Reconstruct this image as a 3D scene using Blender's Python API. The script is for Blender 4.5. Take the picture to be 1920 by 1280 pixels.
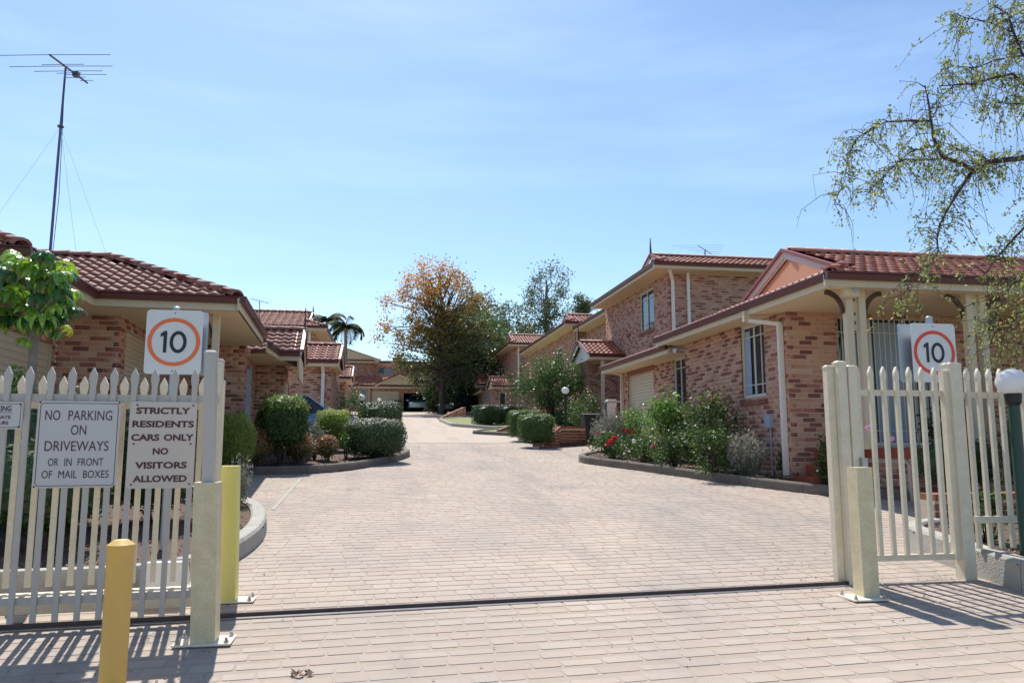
import bpy, math, random
import numpy as np
from mathutils import Vector, Matrix
random.seed(7); rng=np.random.default_rng(7)
scene=bpy.context.scene
for o in list(bpy.data.objects): bpy.data.objects.remove(o)
R=math.radians
# ---------------------------------------------------------------- camera
F=1430.; CAMH=1.55; S=0.063
PITCH=math.atan(189/F); YAW=math.atan(240/1442.)
cam_d=bpy.data.cameras.new('camera'); cam=bpy.data.objects.new('camera',cam_d); scene.collection.objects.link(cam)
cam_d.sensor_width=36; cam_d.lens=F/1920*36; cam_d.clip_end=3000; cam_d.clip_start=0.05
cam.location=(0,0,CAMH); cam.rotation_euler=(math.pi/2+PITCH,0,-YAW); scene.camera=cam
# ---------------------------------------------------------------- sky, sun, exposure
SUN_AZ=R(-11); SUN_EL=R(57)
world=bpy.data.worlds.new('World'); scene.world=world; world.use_nodes=True
wn=world.node_tree.nodes; wl=world.node_tree.links; wn.clear()
sky=wn.new('ShaderNodeTexSky'); sky.sky_type='NISHITA'; sky.sun_disc=False
sky.sun_elevation=SUN_EL; sky.sun_rotation=SUN_AZ; sky.altitude=50; sky.air_density=1.0; sky.dust_density=0.6; sky.ozone_density=1.8
tcw=wn.new('ShaderNodeTexCoord'); mpw=wn.new('ShaderNodeMapping'); mpw.inputs['Scale'].default_value=(1.2,2.2,9.0); mpw.inputs['Rotation'].default_value=(0.12,-0.2,0.4)
nzw=wn.new('ShaderNodeTexNoise'); nzw.inputs['Scale'].default_value=1.3; nzw.inputs['Detail'].default_value=7; nzw.inputs['Roughness'].default_value=0.55
rpw=wn.new('ShaderNodeValToRGB'); rpw.color_ramp.elements[0].position=0.50; rpw.color_ramp.elements[1].position=0.85
rpw.color_ramp.elements[0].color=(0,0,0,1); rpw.color_ramp.elements[1].color=(0.17,0.17,0.17,1)
mxw=wn.new('ShaderNodeMixRGB'); mxw.blend_type='MIX'; mxw.inputs['Color2'].default_value=(9.0,9.6,10.4,1)
bg=wn.new('ShaderNodeBackground'); bg.inputs['Strength'].default_value=0.113; wo=wn.new('ShaderNodeOutputWorld')
wl.new(tcw.outputs['Generated'],mpw.inputs['Vector']); wl.new(mpw.outputs['Vector'],nzw.inputs['Vector']); wl.new(nzw.outputs['Fac'],rpw.inputs['Fac'])
wl.new(rpw.outputs['Color'],mxw.inputs['Fac']); wl.new(sky.outputs['Color'],mxw.inputs['Color1']); tnw=wn.new('ShaderNodeMixRGB'); tnw.blend_type='MULTIPLY'; tnw.inputs['Fac'].default_value=1; tnw.inputs['Color2'].default_value=(0.89,0.99,1.05,1); wl.new(mxw.outputs['Color'],tnw.inputs['Color1']); wl.new(tnw.outputs['Color'],bg.inputs['Color']); wl.new(bg.outputs['Background'],wo.inputs['Surface'])
sd=bpy.data.lights.new('sun','SUN'); sun=bpy.data.objects.new('sun',sd); scene.collection.objects.link(sun)
sd.energy=4.3; sd.angle=R(0.53); sd.color=(1.0,0.955,0.88)
sdir=Vector((math.sin(SUN_AZ)*math.cos(SUN_EL),math.cos(SUN_AZ)*math.cos(SUN_EL),math.sin(SUN_EL)))
sun.rotation_euler=sdir.to_track_quat('Z','Y').to_euler(); sun.location=(0,0,40)
vs=scene.view_settings; vs.view_transform='Standard'; vs.look='None'; vs.exposure=0.58; vs.gamma=1; vs.use_curve_mapping=False
# ---------------------------------------------------------------- pixel -> place (directions only; distance from ground / walls)
_cp,_sp,_cy,_sy=math.cos(PITCH),math.sin(PITCH),math.cos(YAW),math.sin(YAW)
FW=np.array([_sy*_cp,_cy*_cp,_sp]); RT=np.array([_cy,-_sy,0.]); UP=np.cross(RT,FW); CC=np.array([0,0,CAMH])
def ray(x,y): return FW+RT*(x-960)/F+UP*(640-y)/F
def PG(x,y,dz=0): d=ray(x,y); return CC+d*((CAMH-dz)/(S*d[1]-d[2]))
def PX(x,y,X): d=ray(x,y); return CC+d*(X/d[0])
def PY(x,y,Y): d=ray(x,y); return CC+d*(Y/d[1])
def PD(x,y,D): return CC+ray(x,y)*D
def proj(p):
    v=np.asarray(p,float)-CC; z=v@FW
    return 960+F*(v@RT)/z,640-F*(v@UP)/z,z
def gz(X,Y):
    if Y<-6: return S*-6
    if Y<=72: return S*Y
    return S*72+0.012*(Y-72)
# ---------------------------------------------------------------- materials
MATS={}
def mat(name,col,rough=0.7,ramp=None,noise=None,bump=None,trans=0,metal=0,spec=0.5,emit=None,alpha=None,coat=0):
    """ramp: [(pos,col)...] driven by the face attribute 'tone'; noise:(scale,amount) world-space colour mottling; bump:(scale,strength)"""
    if name in MATS: return MATS[name]
    m=bpy.data.materials.new(name); m.use_nodes=True; nt=m.node_tree; n=nt.nodes; l=nt.links
    b=n['Principled BSDF']; b.inputs['Roughness'].default_value=rough; b.inputs['Metallic'].default_value=metal; b.inputs['Specular IOR Level'].default_value=spec
    b.inputs['Base Color'].default_value=(*col,1); src=None
    if coat: b.inputs['Coat Weight'].default_value=coat
    geo=None
    if ramp:
        at=n.new('ShaderNodeAttribute'); at.attribute_name='tone'; rp=n.new('ShaderNodeValToRGB'); e=rp.color_ramp
        while len(e.elements)<len(ramp): e.elements.new(0.5)
        for el,(p,c) in zip(e.elements,ramp): el.position=p; el.color=(*c,1)
        l.new(at.outputs['Fac'],rp.inputs['Fac']); src=rp.outputs['Color']
    if noise or bump: geo=n.new('ShaderNodeNewGeometry')
    if noise:
        for k,(sc,am,dark) in enumerate(noise):
            nz=n.new('ShaderNodeTexNoise'); nz.inputs['Scale'].default_value=sc; nz.inputs['Detail'].default_value=5; nz.inputs['Roughness'].default_value=0.62
            l.new(geo.outputs['Position'],nz.inputs['Vector'])
            r2=n.new('ShaderNodeValToRGB'); r2.color_ramp.elements[0].position=0.36; r2.color_ramp.elements[1].position=0.66
            r2.color_ramp.elements[0].color=(0,0,0,1); r2.color_ramp.elements[1].color=(am,am,am,1); l.new(nz.outputs['Fac'],r2.inputs['Fac'])
            mx=n.new('ShaderNodeMixRGB'); mx.inputs['Color2'].default_value=(*dark,1)
            if src: l.new(src,mx.inputs['Color1'])
            else: mx.inputs['Color1'].default_value=(*col,1)
            l.new(r2.outputs['Color'],mx.inputs['Fac']); src=mx.outputs['Color']
    if src: l.new(src,b.inputs['Base Color'])
    if bump:
        nb=n.new('ShaderNodeTexNoise'); nb.inputs['Scale'].default_value=bump[0]; nb.inputs['Detail'].default_value=4
        l.new(geo.outputs['Position'],nb.inputs['Vector']); bp=n.new('ShaderNodeBump'); bp.inputs['Strength'].default_value=bump[1]; bp.inputs['Distance'].default_value=0.02
        l.new(nb.outputs['Fac'],bp.inputs['Height']); l.new(bp.outputs['Normal'],b.inputs['Normal'])
    if trans:
        out=n['Material Output']; ms=n.new('ShaderNodeMixShader'); tr=n.new('ShaderNodeBsdfTranslucent'); ms.inputs[0].default_value=trans
        if src: l.new(src,tr.inputs['Color'])
        else: tr.inputs['Color'].default_value=(*col,1)
        l.new(b.outputs[0],ms.inputs[1]); l.new(tr.outputs[0],ms.inputs[2]); l.new(ms.outputs[0],out.inputs['Surface'])
    if emit: b.inputs['Emission Color'].default_value=(*emit[0],1); b.inputs['Emission Strength'].default_value=emit[1]
    MATS[name]=m; return m
M=MATS
mat('brick',(.4,.26,.17),.88,ramp=[(0,(.66,.415,.295)),(.2,(.62,.35,.24)),(.4,(.60,.305,.21)),(.62,(.52,.24,.17)),(.68,(.39,.115,.09)),(.85,(.26,.068,.055)),(1,(.18,.055,.05))],noise=[(34,.32,(.26,.12,.08)),(1.1,.2,(.44,.27,.185))],bump=(120,.35))
mat('brick_pink',(.4,.26,.17),.88,ramp=[(0,(.66,.41,.31)),(.2,(.62,.345,.25)),(.4,(.60,.30,.22)),(.62,(.53,.24,.18)),(.68,(.38,.115,.09)),(.85,(.30,.08,.066)),(1,(.21,.065,.058))],noise=[(34,.5,(.22,.10,.075)),(2.3,.2,(.38,.23,.17))],bump=(120,.35))
mat('mortar',(.60,.49,.38),.95,noise=[(20,.3,(.48,.38,.29))])
mat('far_brick',(.4,.2,.15),.9,noise=[(9,.8,(.22,.08,.06)),(1.1,.3,(.34,.22,.16))])
mat('brick_red',(.28,.11,.07),.85,ramp=[(0,(.34,.14,.085)),(.5,(.27,.10,.06)),(1,(.19,.07,.05))],noise=[(30,.4,(.16,.06,.04))],bump=(90,.3))
mat('tile',(.25,.08,.05),.55,ramp=[(0,(.64,.23,.14)),(.5,(.56,.185,.115)),(1,(.42,.13,.082))],noise=[(14,.35,(.15,.06,.05)),(1.3,.3,(.2,.085,.065))],bump=(160,.2))
mat('tile_brown',(.2,.08,.06),.68,ramp=[(0,(.46,.19,.13)),(.5,(.38,.15,.105)),(1,(.28,.105,.075))],noise=[(14,.3,(.18,.09,.075)),(1.3,.25,(.22,.115,.09))],bump=(160,.2))
mat('underlay',(.06,.025,.02),.9)
mat('gutter',(.105,.022,.02),.4,noise=[(3,.3,(.08,.025,.022))])
mat('cream',(.66,.55,.39),.55,noise=[(2.2,.25,(.52,.43,.31)),(40,.12,(.4,.33,.24))])
mat('soffit',(.70,.56,.37),.7,noise=[(1.5,.2,(.6,.47,.31))])
mat('white_paint',(.74,.70,.64),.5,noise=[(5,.2,(.58,.54,.48))])
mat('salmon',(.80,.40,.24),.7,noise=[(2,.15,(.72,.38,.25))])
mat('barge',(.62,.50,.46),.55)
mat('maroon_cap',(.28,.08,.07),.5)
mat('shutter',(.60,.52,.38),.5,noise=[(3,.2,(.5,.43,.31))])
mat('glass',(.015,.02,.025),.04,spec=.9)
mat('frame_white',(.62,.60,.55),.45)
mat('curtain',(.30,.38,.48),.9,noise=[(6,.3,(.3,.33,.36))])  # blinds; the bluish colour paints in the front window's reflection
mat('brown_wood',(.075,.035,.022),.6)
mat('red_paint',(.33,.065,.035),.5,noise=[(6,.4,(.22,.05,.03))])
mat('concrete',(.43,.41,.36),.92,noise=[(6,.55,(.27,.25,.21)),(60,.4,(.33,.31,.27))],bump=(70,.5))
mat('kerb_dark',(.20,.17,.14),.93,noise=[(3,.6,(.11,.09,.075)),(50,.4,(.15,.125,.10))],bump=(60,.5))
mat('paver',(.5,.41,.34),.86,ramp=[(0,(.52,.425,.345)),(.4,(.50,.39,.31)),(.75,(.48,.355,.275)),(1,(.455,.335,.265))],noise=[(1.1,.3,(.38,.315,.265)),(70,.25,(.34,.275,.225)),(.33,.65,(.30,.265,.235)),(.9,.35,(.27,.235,.21))],bump=(150,.35))
mat('joint',(.385,.315,.255),.95,noise=[(3,.4,(.27,.225,.18)),(50,.3,(.28,.225,.18))])
mat('soil',(.10,.062,.045),.95,noise=[(9,.6,(.05,.03,.022)),(60,.6,(.17,.11,.08))],bump=(40,1))
mat('chips',(.2,.1,.07),.9,ramp=[(0,(.30,.18,.13)),(.5,(.17,.085,.06)),(.85,(.09,.05,.04)),(1,(.45,.38,.3))])
mat('grass',(.23,.25,.10),.9,noise=[(3,.5,(.26,.27,.1)),(40,.5,(.1,.16,.03))],bump=(80,1))
mat('earth',(.16,.17,.07),.95,noise=[(.6,.5,(.2,.16,.09))])
mat('asphalt',(.06,.06,.06),.9,noise=[(5,.4,(.08,.08,.08))])
mat('fence_grey',(.49,.46,.425),.45,noise=[(4,.3,(.42,.385,.345)),(60,.15,(.35,.3,.26))])
mat('fence_cream',(.76,.69,.53),.45,noise=[(3,.35,(.66,.58,.43)),(9,.3,(.5,.42,.31)),(50,.2,(.4,.3,.2))])
mat('post_cream',(.72,.65,.43),.5,noise=[(4,.45,(.58,.53,.33)),(11,.4,(.46,.36,.22)),(70,.25,(.33,.2,.1))])
mat('post_yellow',(.74,.66,.20),.5,noise=[(3,.3,(.68,.62,.28)),(20,.15,(.6,.5,.2))])
mat('bollard_yellow',(.72,.44,.10),.5,noise=[(5,.55,(.62,.36,.10)),(16,.4,(.70,.43,.05)),(4,.2,(.45,.33,.2))])
mat('plate_paint',(.82,.75,.60),.5,noise=[(9,.4,(.6,.52,.38))])
mat('steel',(.42,.41,.42),.35,metal=.8,noise=[(8,.4,(.25,.22,.2))])
mat('track',(.10,.075,.075),.5,metal=.5,noise=[(10,.5,(.05,.035,.03))])
mat('galv',(.40,.44,.50),.45,metal=.6)
mat('sign_white',(.66,.67,.68),.35,noise=[(4,.3,(.58,.59,.6))])
mat('sign_grey',(.56,.54,.53),.4,noise=[(3,.25,(.5,.48,.47))])
mat('sign_beige',(.60,.53,.47),.45,noise=[(3,.25,(.53,.46,.4))])
mat('ink_maroon',(.075,.018,.03),.5); mat('ink_black',(.012,.013,.022),.45)
mat('ring_orange',(.80,.14,.03),.4,noise=[(90,.35,(.75,.22,.08))]); mat('ring_red',(.72,.05,.025),.4)
mat('lamp_globe',(.85,.85,.86),.25,trans=.35); mat('lamp_green',(.012,.05,.035),.4); mat('black',(.012,.012,.013),.5)
mat('bin',(.014,.022,.02),.45); mat('plastic_white',(.72,.72,.70),.35); mat('meter_grey',(.34,.40,.48),.45)
mat('antenna',(.13,.13,.17),.4,metal=.5); mat('mast',(.11,.11,.26),.4,metal=.3); mat('wire',(.3,.32,.36),.6)
mat('car_blue',(.04,.09,.22),.25,coat=1,metal=.3); mat('car_light',(.22,.35,.45),.25,coat=1,metal=.5); mat('tyre',(.012,.012,.012),.9); mat('headlight',(.8,.8,.8),.1,metal=.6); mat('plate_yellow',(.7,.55,.08),.5)
mat('bark',(.085,.062,.05),.95,noise=[(9,.6,(.04,.03,.026))],bump=(30,1)); mat('bark_pale',(.27,.235,.20),.9,noise=[(7,.5,(.14,.115,.1))])
mat('twig',(.075,.05,.05),.9)
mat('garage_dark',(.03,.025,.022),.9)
def leafmat(n,r,t=.35,rough=.45,spec=.5): mat(n,r[0][1],rough,ramp=r,trans=t,spec=spec)
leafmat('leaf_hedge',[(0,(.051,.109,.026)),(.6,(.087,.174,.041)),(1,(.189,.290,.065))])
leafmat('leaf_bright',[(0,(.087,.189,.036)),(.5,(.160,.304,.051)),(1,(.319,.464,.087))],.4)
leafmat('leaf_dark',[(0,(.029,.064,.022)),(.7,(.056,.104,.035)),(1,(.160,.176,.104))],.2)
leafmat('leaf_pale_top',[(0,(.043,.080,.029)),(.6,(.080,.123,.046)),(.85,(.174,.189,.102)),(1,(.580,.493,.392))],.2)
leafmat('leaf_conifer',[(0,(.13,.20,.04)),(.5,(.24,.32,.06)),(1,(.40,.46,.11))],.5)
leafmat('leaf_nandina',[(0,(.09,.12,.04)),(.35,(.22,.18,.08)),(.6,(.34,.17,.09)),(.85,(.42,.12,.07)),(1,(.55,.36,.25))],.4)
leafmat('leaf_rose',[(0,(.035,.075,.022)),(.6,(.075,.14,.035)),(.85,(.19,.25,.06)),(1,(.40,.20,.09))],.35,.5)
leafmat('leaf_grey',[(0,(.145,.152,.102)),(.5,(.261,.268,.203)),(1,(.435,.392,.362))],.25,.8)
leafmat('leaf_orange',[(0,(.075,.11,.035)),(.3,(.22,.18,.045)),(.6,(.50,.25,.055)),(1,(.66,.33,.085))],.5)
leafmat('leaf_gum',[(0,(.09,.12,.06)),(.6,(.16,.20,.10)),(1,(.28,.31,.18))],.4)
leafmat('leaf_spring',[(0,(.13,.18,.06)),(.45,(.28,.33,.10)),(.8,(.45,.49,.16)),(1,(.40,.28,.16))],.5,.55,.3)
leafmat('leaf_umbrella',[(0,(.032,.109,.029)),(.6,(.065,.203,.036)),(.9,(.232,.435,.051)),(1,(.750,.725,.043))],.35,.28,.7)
leafmat('leaf_myrtle',[(0,(.04,.085,.02)),(.6,(.085,.16,.035)),(1,(.22,.30,.07))],.35)
leafmat('leaf_palm',[(0,(.03,.05,.02)),(1,(.07,.10,.035))],.15,.8)
mat('rose_red',(.62,.02,.02),.5,trans=.2); mat('rose_white',(.82,.78,.72),.5,trans=.2); mat('rose_pink',(.62,.10,.22),.5,trans=.2); mat('pink_pale',(.75,.45,.65),.5,trans=.3)
# long wheel-path stains and drips on the paving, running with the traffic
def track_stain(name):
    nt=MATS[name].node_tree; n=nt.nodes; l=nt.links; b=n['Principled BSDF']; src=b.inputs['Base Color'].links[0].from_socket
    g=n.new('ShaderNodeNewGeometry')
    for sc,loc,am,dark,p0,p1 in (((1.5,.16,1),(3.1,.4,0),.55,(.23,.20,.175),.52,.72),((1.1,.9,1),(7,2,0),.5,(.20,.18,.165),.60,.72)):
        mp=n.new('ShaderNodeMapping'); mp.inputs['Scale'].default_value=sc; mp.inputs['Location'].default_value=loc; nz=n.new('ShaderNodeTexNoise'); nz.inputs['Scale'].default_value=1; nz.inputs['Detail'].default_value=6; nz.inputs['Roughness'].default_value=.6
        rp=n.new('ShaderNodeValToRGB'); rp.color_ramp.elements[0].position=p0; rp.color_ramp.elements[1].position=p1; rp.color_ramp.elements[0].color=(0,0,0,1); rp.color_ramp.elements[1].color=(am,am,am,1)
        mx=n.new('ShaderNodeMixRGB'); mx.inputs['Color2'].default_value=(*dark,1); l.new(g.outputs['Position'],mp.inputs['Vector']); l.new(mp.outputs['Vector'],nz.inputs['Vector']); l.new(nz.outputs['Fac'],rp.inputs['Fac']); l.new(rp.outputs['Color'],mx.inputs['Fac']); l.new(src,mx.inputs['Color1']); src=mx.outputs['Color']
    l.new(src,b.inputs['Base Color'])
track_stain('paver'); track_stain('joint')
# ---------------------------------------------------------------- object helpers
COL=scene.collection; ORG={}
def V(*a): return np.array(a,float)
class MB:
    def __init__(s): s.v=[]; s.f=[]; s.t=[]; s.m=[]
    def quad(s,*p,t=.5,m=0):
        k=len(s.v); s.v+= [tuple(q) for q in p]; s.f.append(tuple(range(k,k+len(p)))); s.t.append(t); s.m.append(m); return s
    def obox(s,o,a,b,c,t=.5,m=0):      # corner + three edge vectors
        o,a,b,c=[np.asarray(q,float) for q in (o,a,b,c)]; k=len(s.v)
        s.v+=[tuple(o+a*i+b*j+c*h) for h in (0,1) for j in (0,1) for i in (0,1)]
        for f in ((0,2,3,1),(4,5,7,6),(0,1,5,4),(2,6,7,3),(0,4,6,2),(1,3,7,5)): s.f.append(tuple(k+i for i in f)); s.t.append(t); s.m.append(m)
        return s
    def box(s,x0,x1,y0,y1,z0,z1,t=.5,m=0): return s.obox((x0,y0,z0),(x1-x0,0,0),(0,y1-y0,0),(0,0,z1-z0),t,m)
    def bar(s,p,q,w,h,t=.5,m=0,up=(0,0,1)):   # rectangular bar along p-q, w sideways, h up
        p,q=np.asarray(p,float),np.asarray(q,float); d=q-p; L=np.linalg.norm(d); d=d/L; u=np.asarray(up,float)
        if abs(d@u)>.95: u=V(0,1,0)
        sd=np.cross(d,u); sd/=np.linalg.norm(sd); u2=np.cross(sd,d)
        return s.obox(p-sd*w/2-u2*h/2,d*L,sd*w,u2*h,t,m)
    def tube(s,pts,r,n=8,t=.5,cap=True,m=0):
        pts=[np.asarray(p,float) for p in pts]; N=len(pts); rr=r if hasattr(r,'__len__') else [r]*N; k0=len(s.v)
        for i,p in enumerate(pts):
            d=pts[min(i+1,N-1)]-pts[max(i-1,0)]; d=d/(np.linalg.norm(d)+1e-9); u=V(0,0,1) if abs(d[2])<.9 else V(1,0,0)
            a=np.cross(d,u); a/=np.linalg.norm(a); b=np.cross(d,a)
            for k in range(n): an=2*math.pi*k/n; s.v.append(tuple(p+(a*math.cos(an)+b*math.sin(an))*rr[i]))
        for i in range(N-1):
            for k in range(n):
                a0=k0+i*n+k; a1=k0+i*n+(k+1)%n; s.f.append((a0,a1,a1+n,a0+n)); s.t.append(t); s.m.append(m)
        if cap:
            s.f.append(tuple(k0+k for k in range(n))); s.t.append(t); s.m.append(m)
            s.f.append(tuple(k0+(N-1)*n+k for k in reversed(range(n)))); s.t.append(t); s.m.append(m)
        return s
    def lathe(s,c,prof,n=16,t=.5,m=0,sq=False):
        k0=len(s.v)
        for r,z in prof:
            for k in range(n): an=2*math.pi*(k+(.5 if sq else 0))/n; s.v.append((c[0]+r*math.cos(an),c[1]+r*math.sin(an),c[2]+z))
        for i in range(len(prof)-1):
            for k in range(n):
                a=k0+i*n+k; b=k0+i*n+(k+1)%n; s.f.append((a,b,b+n,a+n)); s.t.append(t); s.m.append(m)
        s.f.append(tuple(k0+k for k in reversed(range(n)))); s.t.append(t); s.m.append(m)
        s.f.append(tuple(k0+(len(prof)-1)*n+k for k in range(n))); s.t.append(t); s.m.append(m)
        return s
    def prism(s,poly,ext,t=.5,m=0):   # 3d polygon extruded by vector
        poly=[np.asarray(p,float) for p in poly]; e=np.asarray(ext,float); n=len(poly); k=len(s.v)
        s.v+=[tuple(p) for p in poly]+[tuple(p+e) for p in poly]
        s.f.append(tuple(k+i for i in range(n))); s.f.append(tuple(k+n+i for i in reversed(range(n)))); s.t+=[t,t]; s.m+=[m,m]
        for i in range(n): j=(i+1)%n; s.f.append((k+i,k+n+i,k+n+j,k+j)); s.t.append(t); s.m.append(m)
        return s
    def mesh(s,name):
        me=bpy.data.meshes.new(name); me.from_pydata([tuple(map(float,v)) for v in s.v],[],s.f)
        a=me.attributes.new('tone','FLOAT','FACE'); a.data.foreach_set('value',np.array(s.t,np.float32))
        if any(s.m): me.polygons.foreach_set('material_index',np.array(s.m,np.int32))
        me.update(); return me
def link(name,data,parent=None,loc=(0,0,0),world=False):
    o=bpy.data.objects.new(name,data); COL.objects.link(o)
    L=np.asarray(loc,float); po=V(0,0,0)
    if parent is not None: o.parent=parent; po=ORG[parent.name]
    if world: o.location=tuple(L-po); ORG[o.name]=L
    else: o.location=tuple(L); ORG[o.name]=L+po
    return o
def setmats(me,mats):
    for m in (mats if isinstance(mats,(list,tuple)) else [mats]): me.materials.append(MATS[m])
def part(name,mb,mats,parent,smooth=False):      # mesh in world coordinates hung under its thing
    me=mb.mesh(name) if isinstance(mb,MB) else mb; setmats(me,mats)
    if smooth: me.polygons.foreach_set('use_smooth',np.ones(len(me.polygons),bool))
    return link(name,me,parent,(0,0,0),world=True)
def tag(o,label=None,cat=None,group=None,kind=None):
    if label: o['label']=label
    if cat: o['category']=cat
    if group: o['group']=group
    if kind: o['kind']=kind
    return o
def thing(name,label,cat,loc,group=None): return tag(link(name,None,None,loc),label,cat,group)
def single(name,mb,mats,label,cat,group=None,smooth=False): return tag(part(name,mb,mats,None,smooth),label,cat,group)
def struct(name,mb,mats): return tag(part(name,mb,mats,None),kind='structure')
def smooth(o): o.data.polygons.foreach_set('use_smooth',np.ones(len(o.data.polygons),bool)); o.data.set_sharp_from_angle(angle=R(38)); return o
# ---------------------------------------------------------------- leaves (bulk)
def leaf_mesh(name,P,size,tone,nrm=None,aspect=.5,droop=0.,spread=1.0):
    N=len(P); P=np.asarray(P,float); size=np.broadcast_to(np.asarray(size,float),(N,))*rng.uniform(.7,1.3,N)
    a=rng.normal(size=(N,3)); a[:,2]-=droop
    if nrm is not None: 
        n=np.asarray(nrm)+rng.normal(size=(N,3))*.55*spread; a=np.cross(n,rng.normal(size=(N,3))); a[:,2]-=droop*.7
    a/=np.linalg.norm(a,axis=1,keepdims=True)+1e-9
    b=np.cross(a,rng.normal(size=(N,3)) if nrm is None else n); b/=np.linalg.norm(b,axis=1,keepdims=True)+1e-9
    L=size[:,None]; Wd=L*aspect
    v=np.empty((N,4,3)); v[:,0]=P-a*L*.5; v[:,1]=P+b*Wd*.5; v[:,2]=P+a*L*.5; v[:,3]=P-b*Wd*.5
    me=bpy.data.meshes.new(name); me.vertices.add(N*4); me.vertices.foreach_set('co',v.reshape(-1))
    me.loops.add(N*4); me.loops.foreach_set('vertex_index',np.arange(N*4,dtype=np.int32))
    me.polygons.add(N); me.polygons.foreach_set('loop_start',np.arange(0,N*4,4,dtype=np.int32))
    at=me.attributes.new('tone','FLOAT','FACE'); at.data.foreach_set('value',np.clip(np.asarray(tone,np.float32),0,1))
    me.update(); me.validate(); return me
def superdir(N,p,r,zmin=-1.):
    d=rng.normal(size=(int(N*2.2)+50,3)); d/=np.linalg.norm(d,axis=1,keepdims=True); d=d[d[:,2]>=zmin][:N]
    k=(np.abs(d)**p).sum(1)**(-1/p); pts=d*k[:,None]; nr=np.sign(d)*np.abs(pts)**(p-1); nr/=np.linalg.norm(nr,axis=1,keepdims=True)
    return pts*np.asarray(r),nr/np.asarray(r)
def shrub(name,label,base,r,n,leaf,size,p=2.5,group=None,cat='shrub',stem=.12,rough=.06,rot=0,toptone=.35,zlift=0.,core=.84,aspect=.5,parts=True,mix=None):
    """clipped or rounded shrub: leaves through the outer shell of a superellipsoid, stems below"""
    base=np.asarray(base,float); t=thing(name,label,cat,base,group)
    pts,nr=superdir(n,p,r); sc=1-np.abs(rng.normal(size=len(pts)))*rough*2.2+rng.normal(size=len(pts))*rough*.5
    lump=1+.05*np.sin(pts[:,0]*7/max(r[0],.3)+base[0]*3)*np.cos(pts[:,2]*6/max(r[2],.3)+pts[:,1]*5+base[1])
    pts=pts*(sc*lump)[:,None]; nr/=np.linalg.norm(nr,axis=1,keepdims=True)
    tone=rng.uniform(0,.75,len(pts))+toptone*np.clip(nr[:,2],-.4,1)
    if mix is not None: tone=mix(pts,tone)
    c,s_=math.cos(rot),math.sin(rot); Rm=np.array([[c,-s_,0],[s_,c,0],[0,0,1]]); pts=pts@Rm.T; nr=nr@Rm.T
    pts[:,2]+=r[2]+stem+zlift
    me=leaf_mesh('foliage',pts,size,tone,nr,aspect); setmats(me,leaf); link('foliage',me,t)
    if core:
        mb=MB(); n1,n2=14,9
        for i in range(n2+1):
            ph=-math.pi/2+math.pi*i/n2
            for j in range(n1):
                th=2*math.pi*j/n1; d=V(math.cos(ph)*math.cos(th),math.cos(ph)*math.sin(th),math.sin(ph)); k=(np.abs(d)**p).sum()**(-1/p)
                q=(d*k*core*np.asarray(r))@Rm.T; mb.v.append((q[0],q[1],q[2]+r[2]+stem+zlift))
        for i in range(n2):
            for j in range(n1): a=i*n1+j; b=i*n1+(j+1)%n1; mb.f.append((a,b,b+n1,a+n1)); mb.t.append(.3); mb.m.append(0)
        me=mb.mesh('inner_foliage'); setmats(me,leaf); link('inner_foliage',me,t)
    mb=MB()
    for k in range(5):
        an=k*1.26+base[0]; e=V(math.cos(an)*r[0]*.45,math.sin(an)*r[1]*.45,stem+r[2]*.9)
        mb.tube([V(math.cos(an)*.03,math.sin(an)*.03,-.06),e*.5,e],[.018,.014,.006],5)
    me=mb.mesh('stem'); setmats(me,'bark'); link('stem',me,t)
    return t
# ---------------------------------------------------------------- builders for brick, tile, eaves, openings
def bulk(name,tv,tf,inst,tones):
    """many copies of a small template joined in one mesh; inst = rows of (origin, ax, ay, az)"""
    tv=np.asarray(tv,float); A=np.asarray(inst,float).reshape(-1,4,3); N=len(A); nv=len(tv)
    v=A[:,None,0]+tv[None,:,0:1]*A[:,None,1]+tv[None,:,1:2]*A[:,None,2]+tv[None,:,2:3]*A[:,None,3]
    nl=[len(f) for f in tf]; base=np.concatenate([np.array(f) for f in tf]); L=len(base)
    idx=(base[None,:]+(np.arange(N)*nv)[:,None]).reshape(-1); st=np.concatenate([[0],np.cumsum(nl)[:-1]]); starts=(st[None,:]+(np.arange(N)*L)[:,None]).reshape(-1)
    me=bpy.data.meshes.new(name); me.vertices.add(N*nv); me.vertices.foreach_set('co',v.reshape(-1)); me.loops.add(N*L); me.loops.foreach_set('vertex_index',idx.astype(np.int32))
    me.polygons.add(N*len(tf)); me.polygons.foreach_set('loop_start',starts.astype(np.int32))
    at=me.attributes.new('tone','FLOAT','FACE'); at.data.foreach_set('value',np.repeat(np.asarray(tones,np.float32),len(tf)))
    me.update(); me.validate(); return me
def tmesh(name,tv,tf,tone,matn):
    me=bpy.data.meshes.new(name); me.from_pydata([tuple(map(float,p)) for p in tv],[],tf); a=me.attributes.new('tone','FLOAT','FACE'); a.data.foreach_set('value',np.full(len(tf),tone,np.float32)); me.materials.append(MATS[matn]); me.update(); return me
# brick template: x along wall 0..1 (scaled), y outward, z up
BV=[(0,-.02,0),(1,-.02,0),(1,.008,.004),(0,.008,.004),(0,-.02,.076),(1,-.02,.076),(1,.008,.072),(0,.008,.072)]
BF=[(3,2,6,7),(0,1,2,3),(4,7,6,5),(0,3,7,4),(1,5,6,2)]
_bm={}
def brick_mesh(tone,matn,ln=.23):
    k=(round(tone*9),matn)
    if k not in _bm: _bm[k]=tmesh('brick',[(x*ln,y,z) for x,y,z in BV],BF,k[0]/9,matn)
    return _bm[k]
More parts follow.
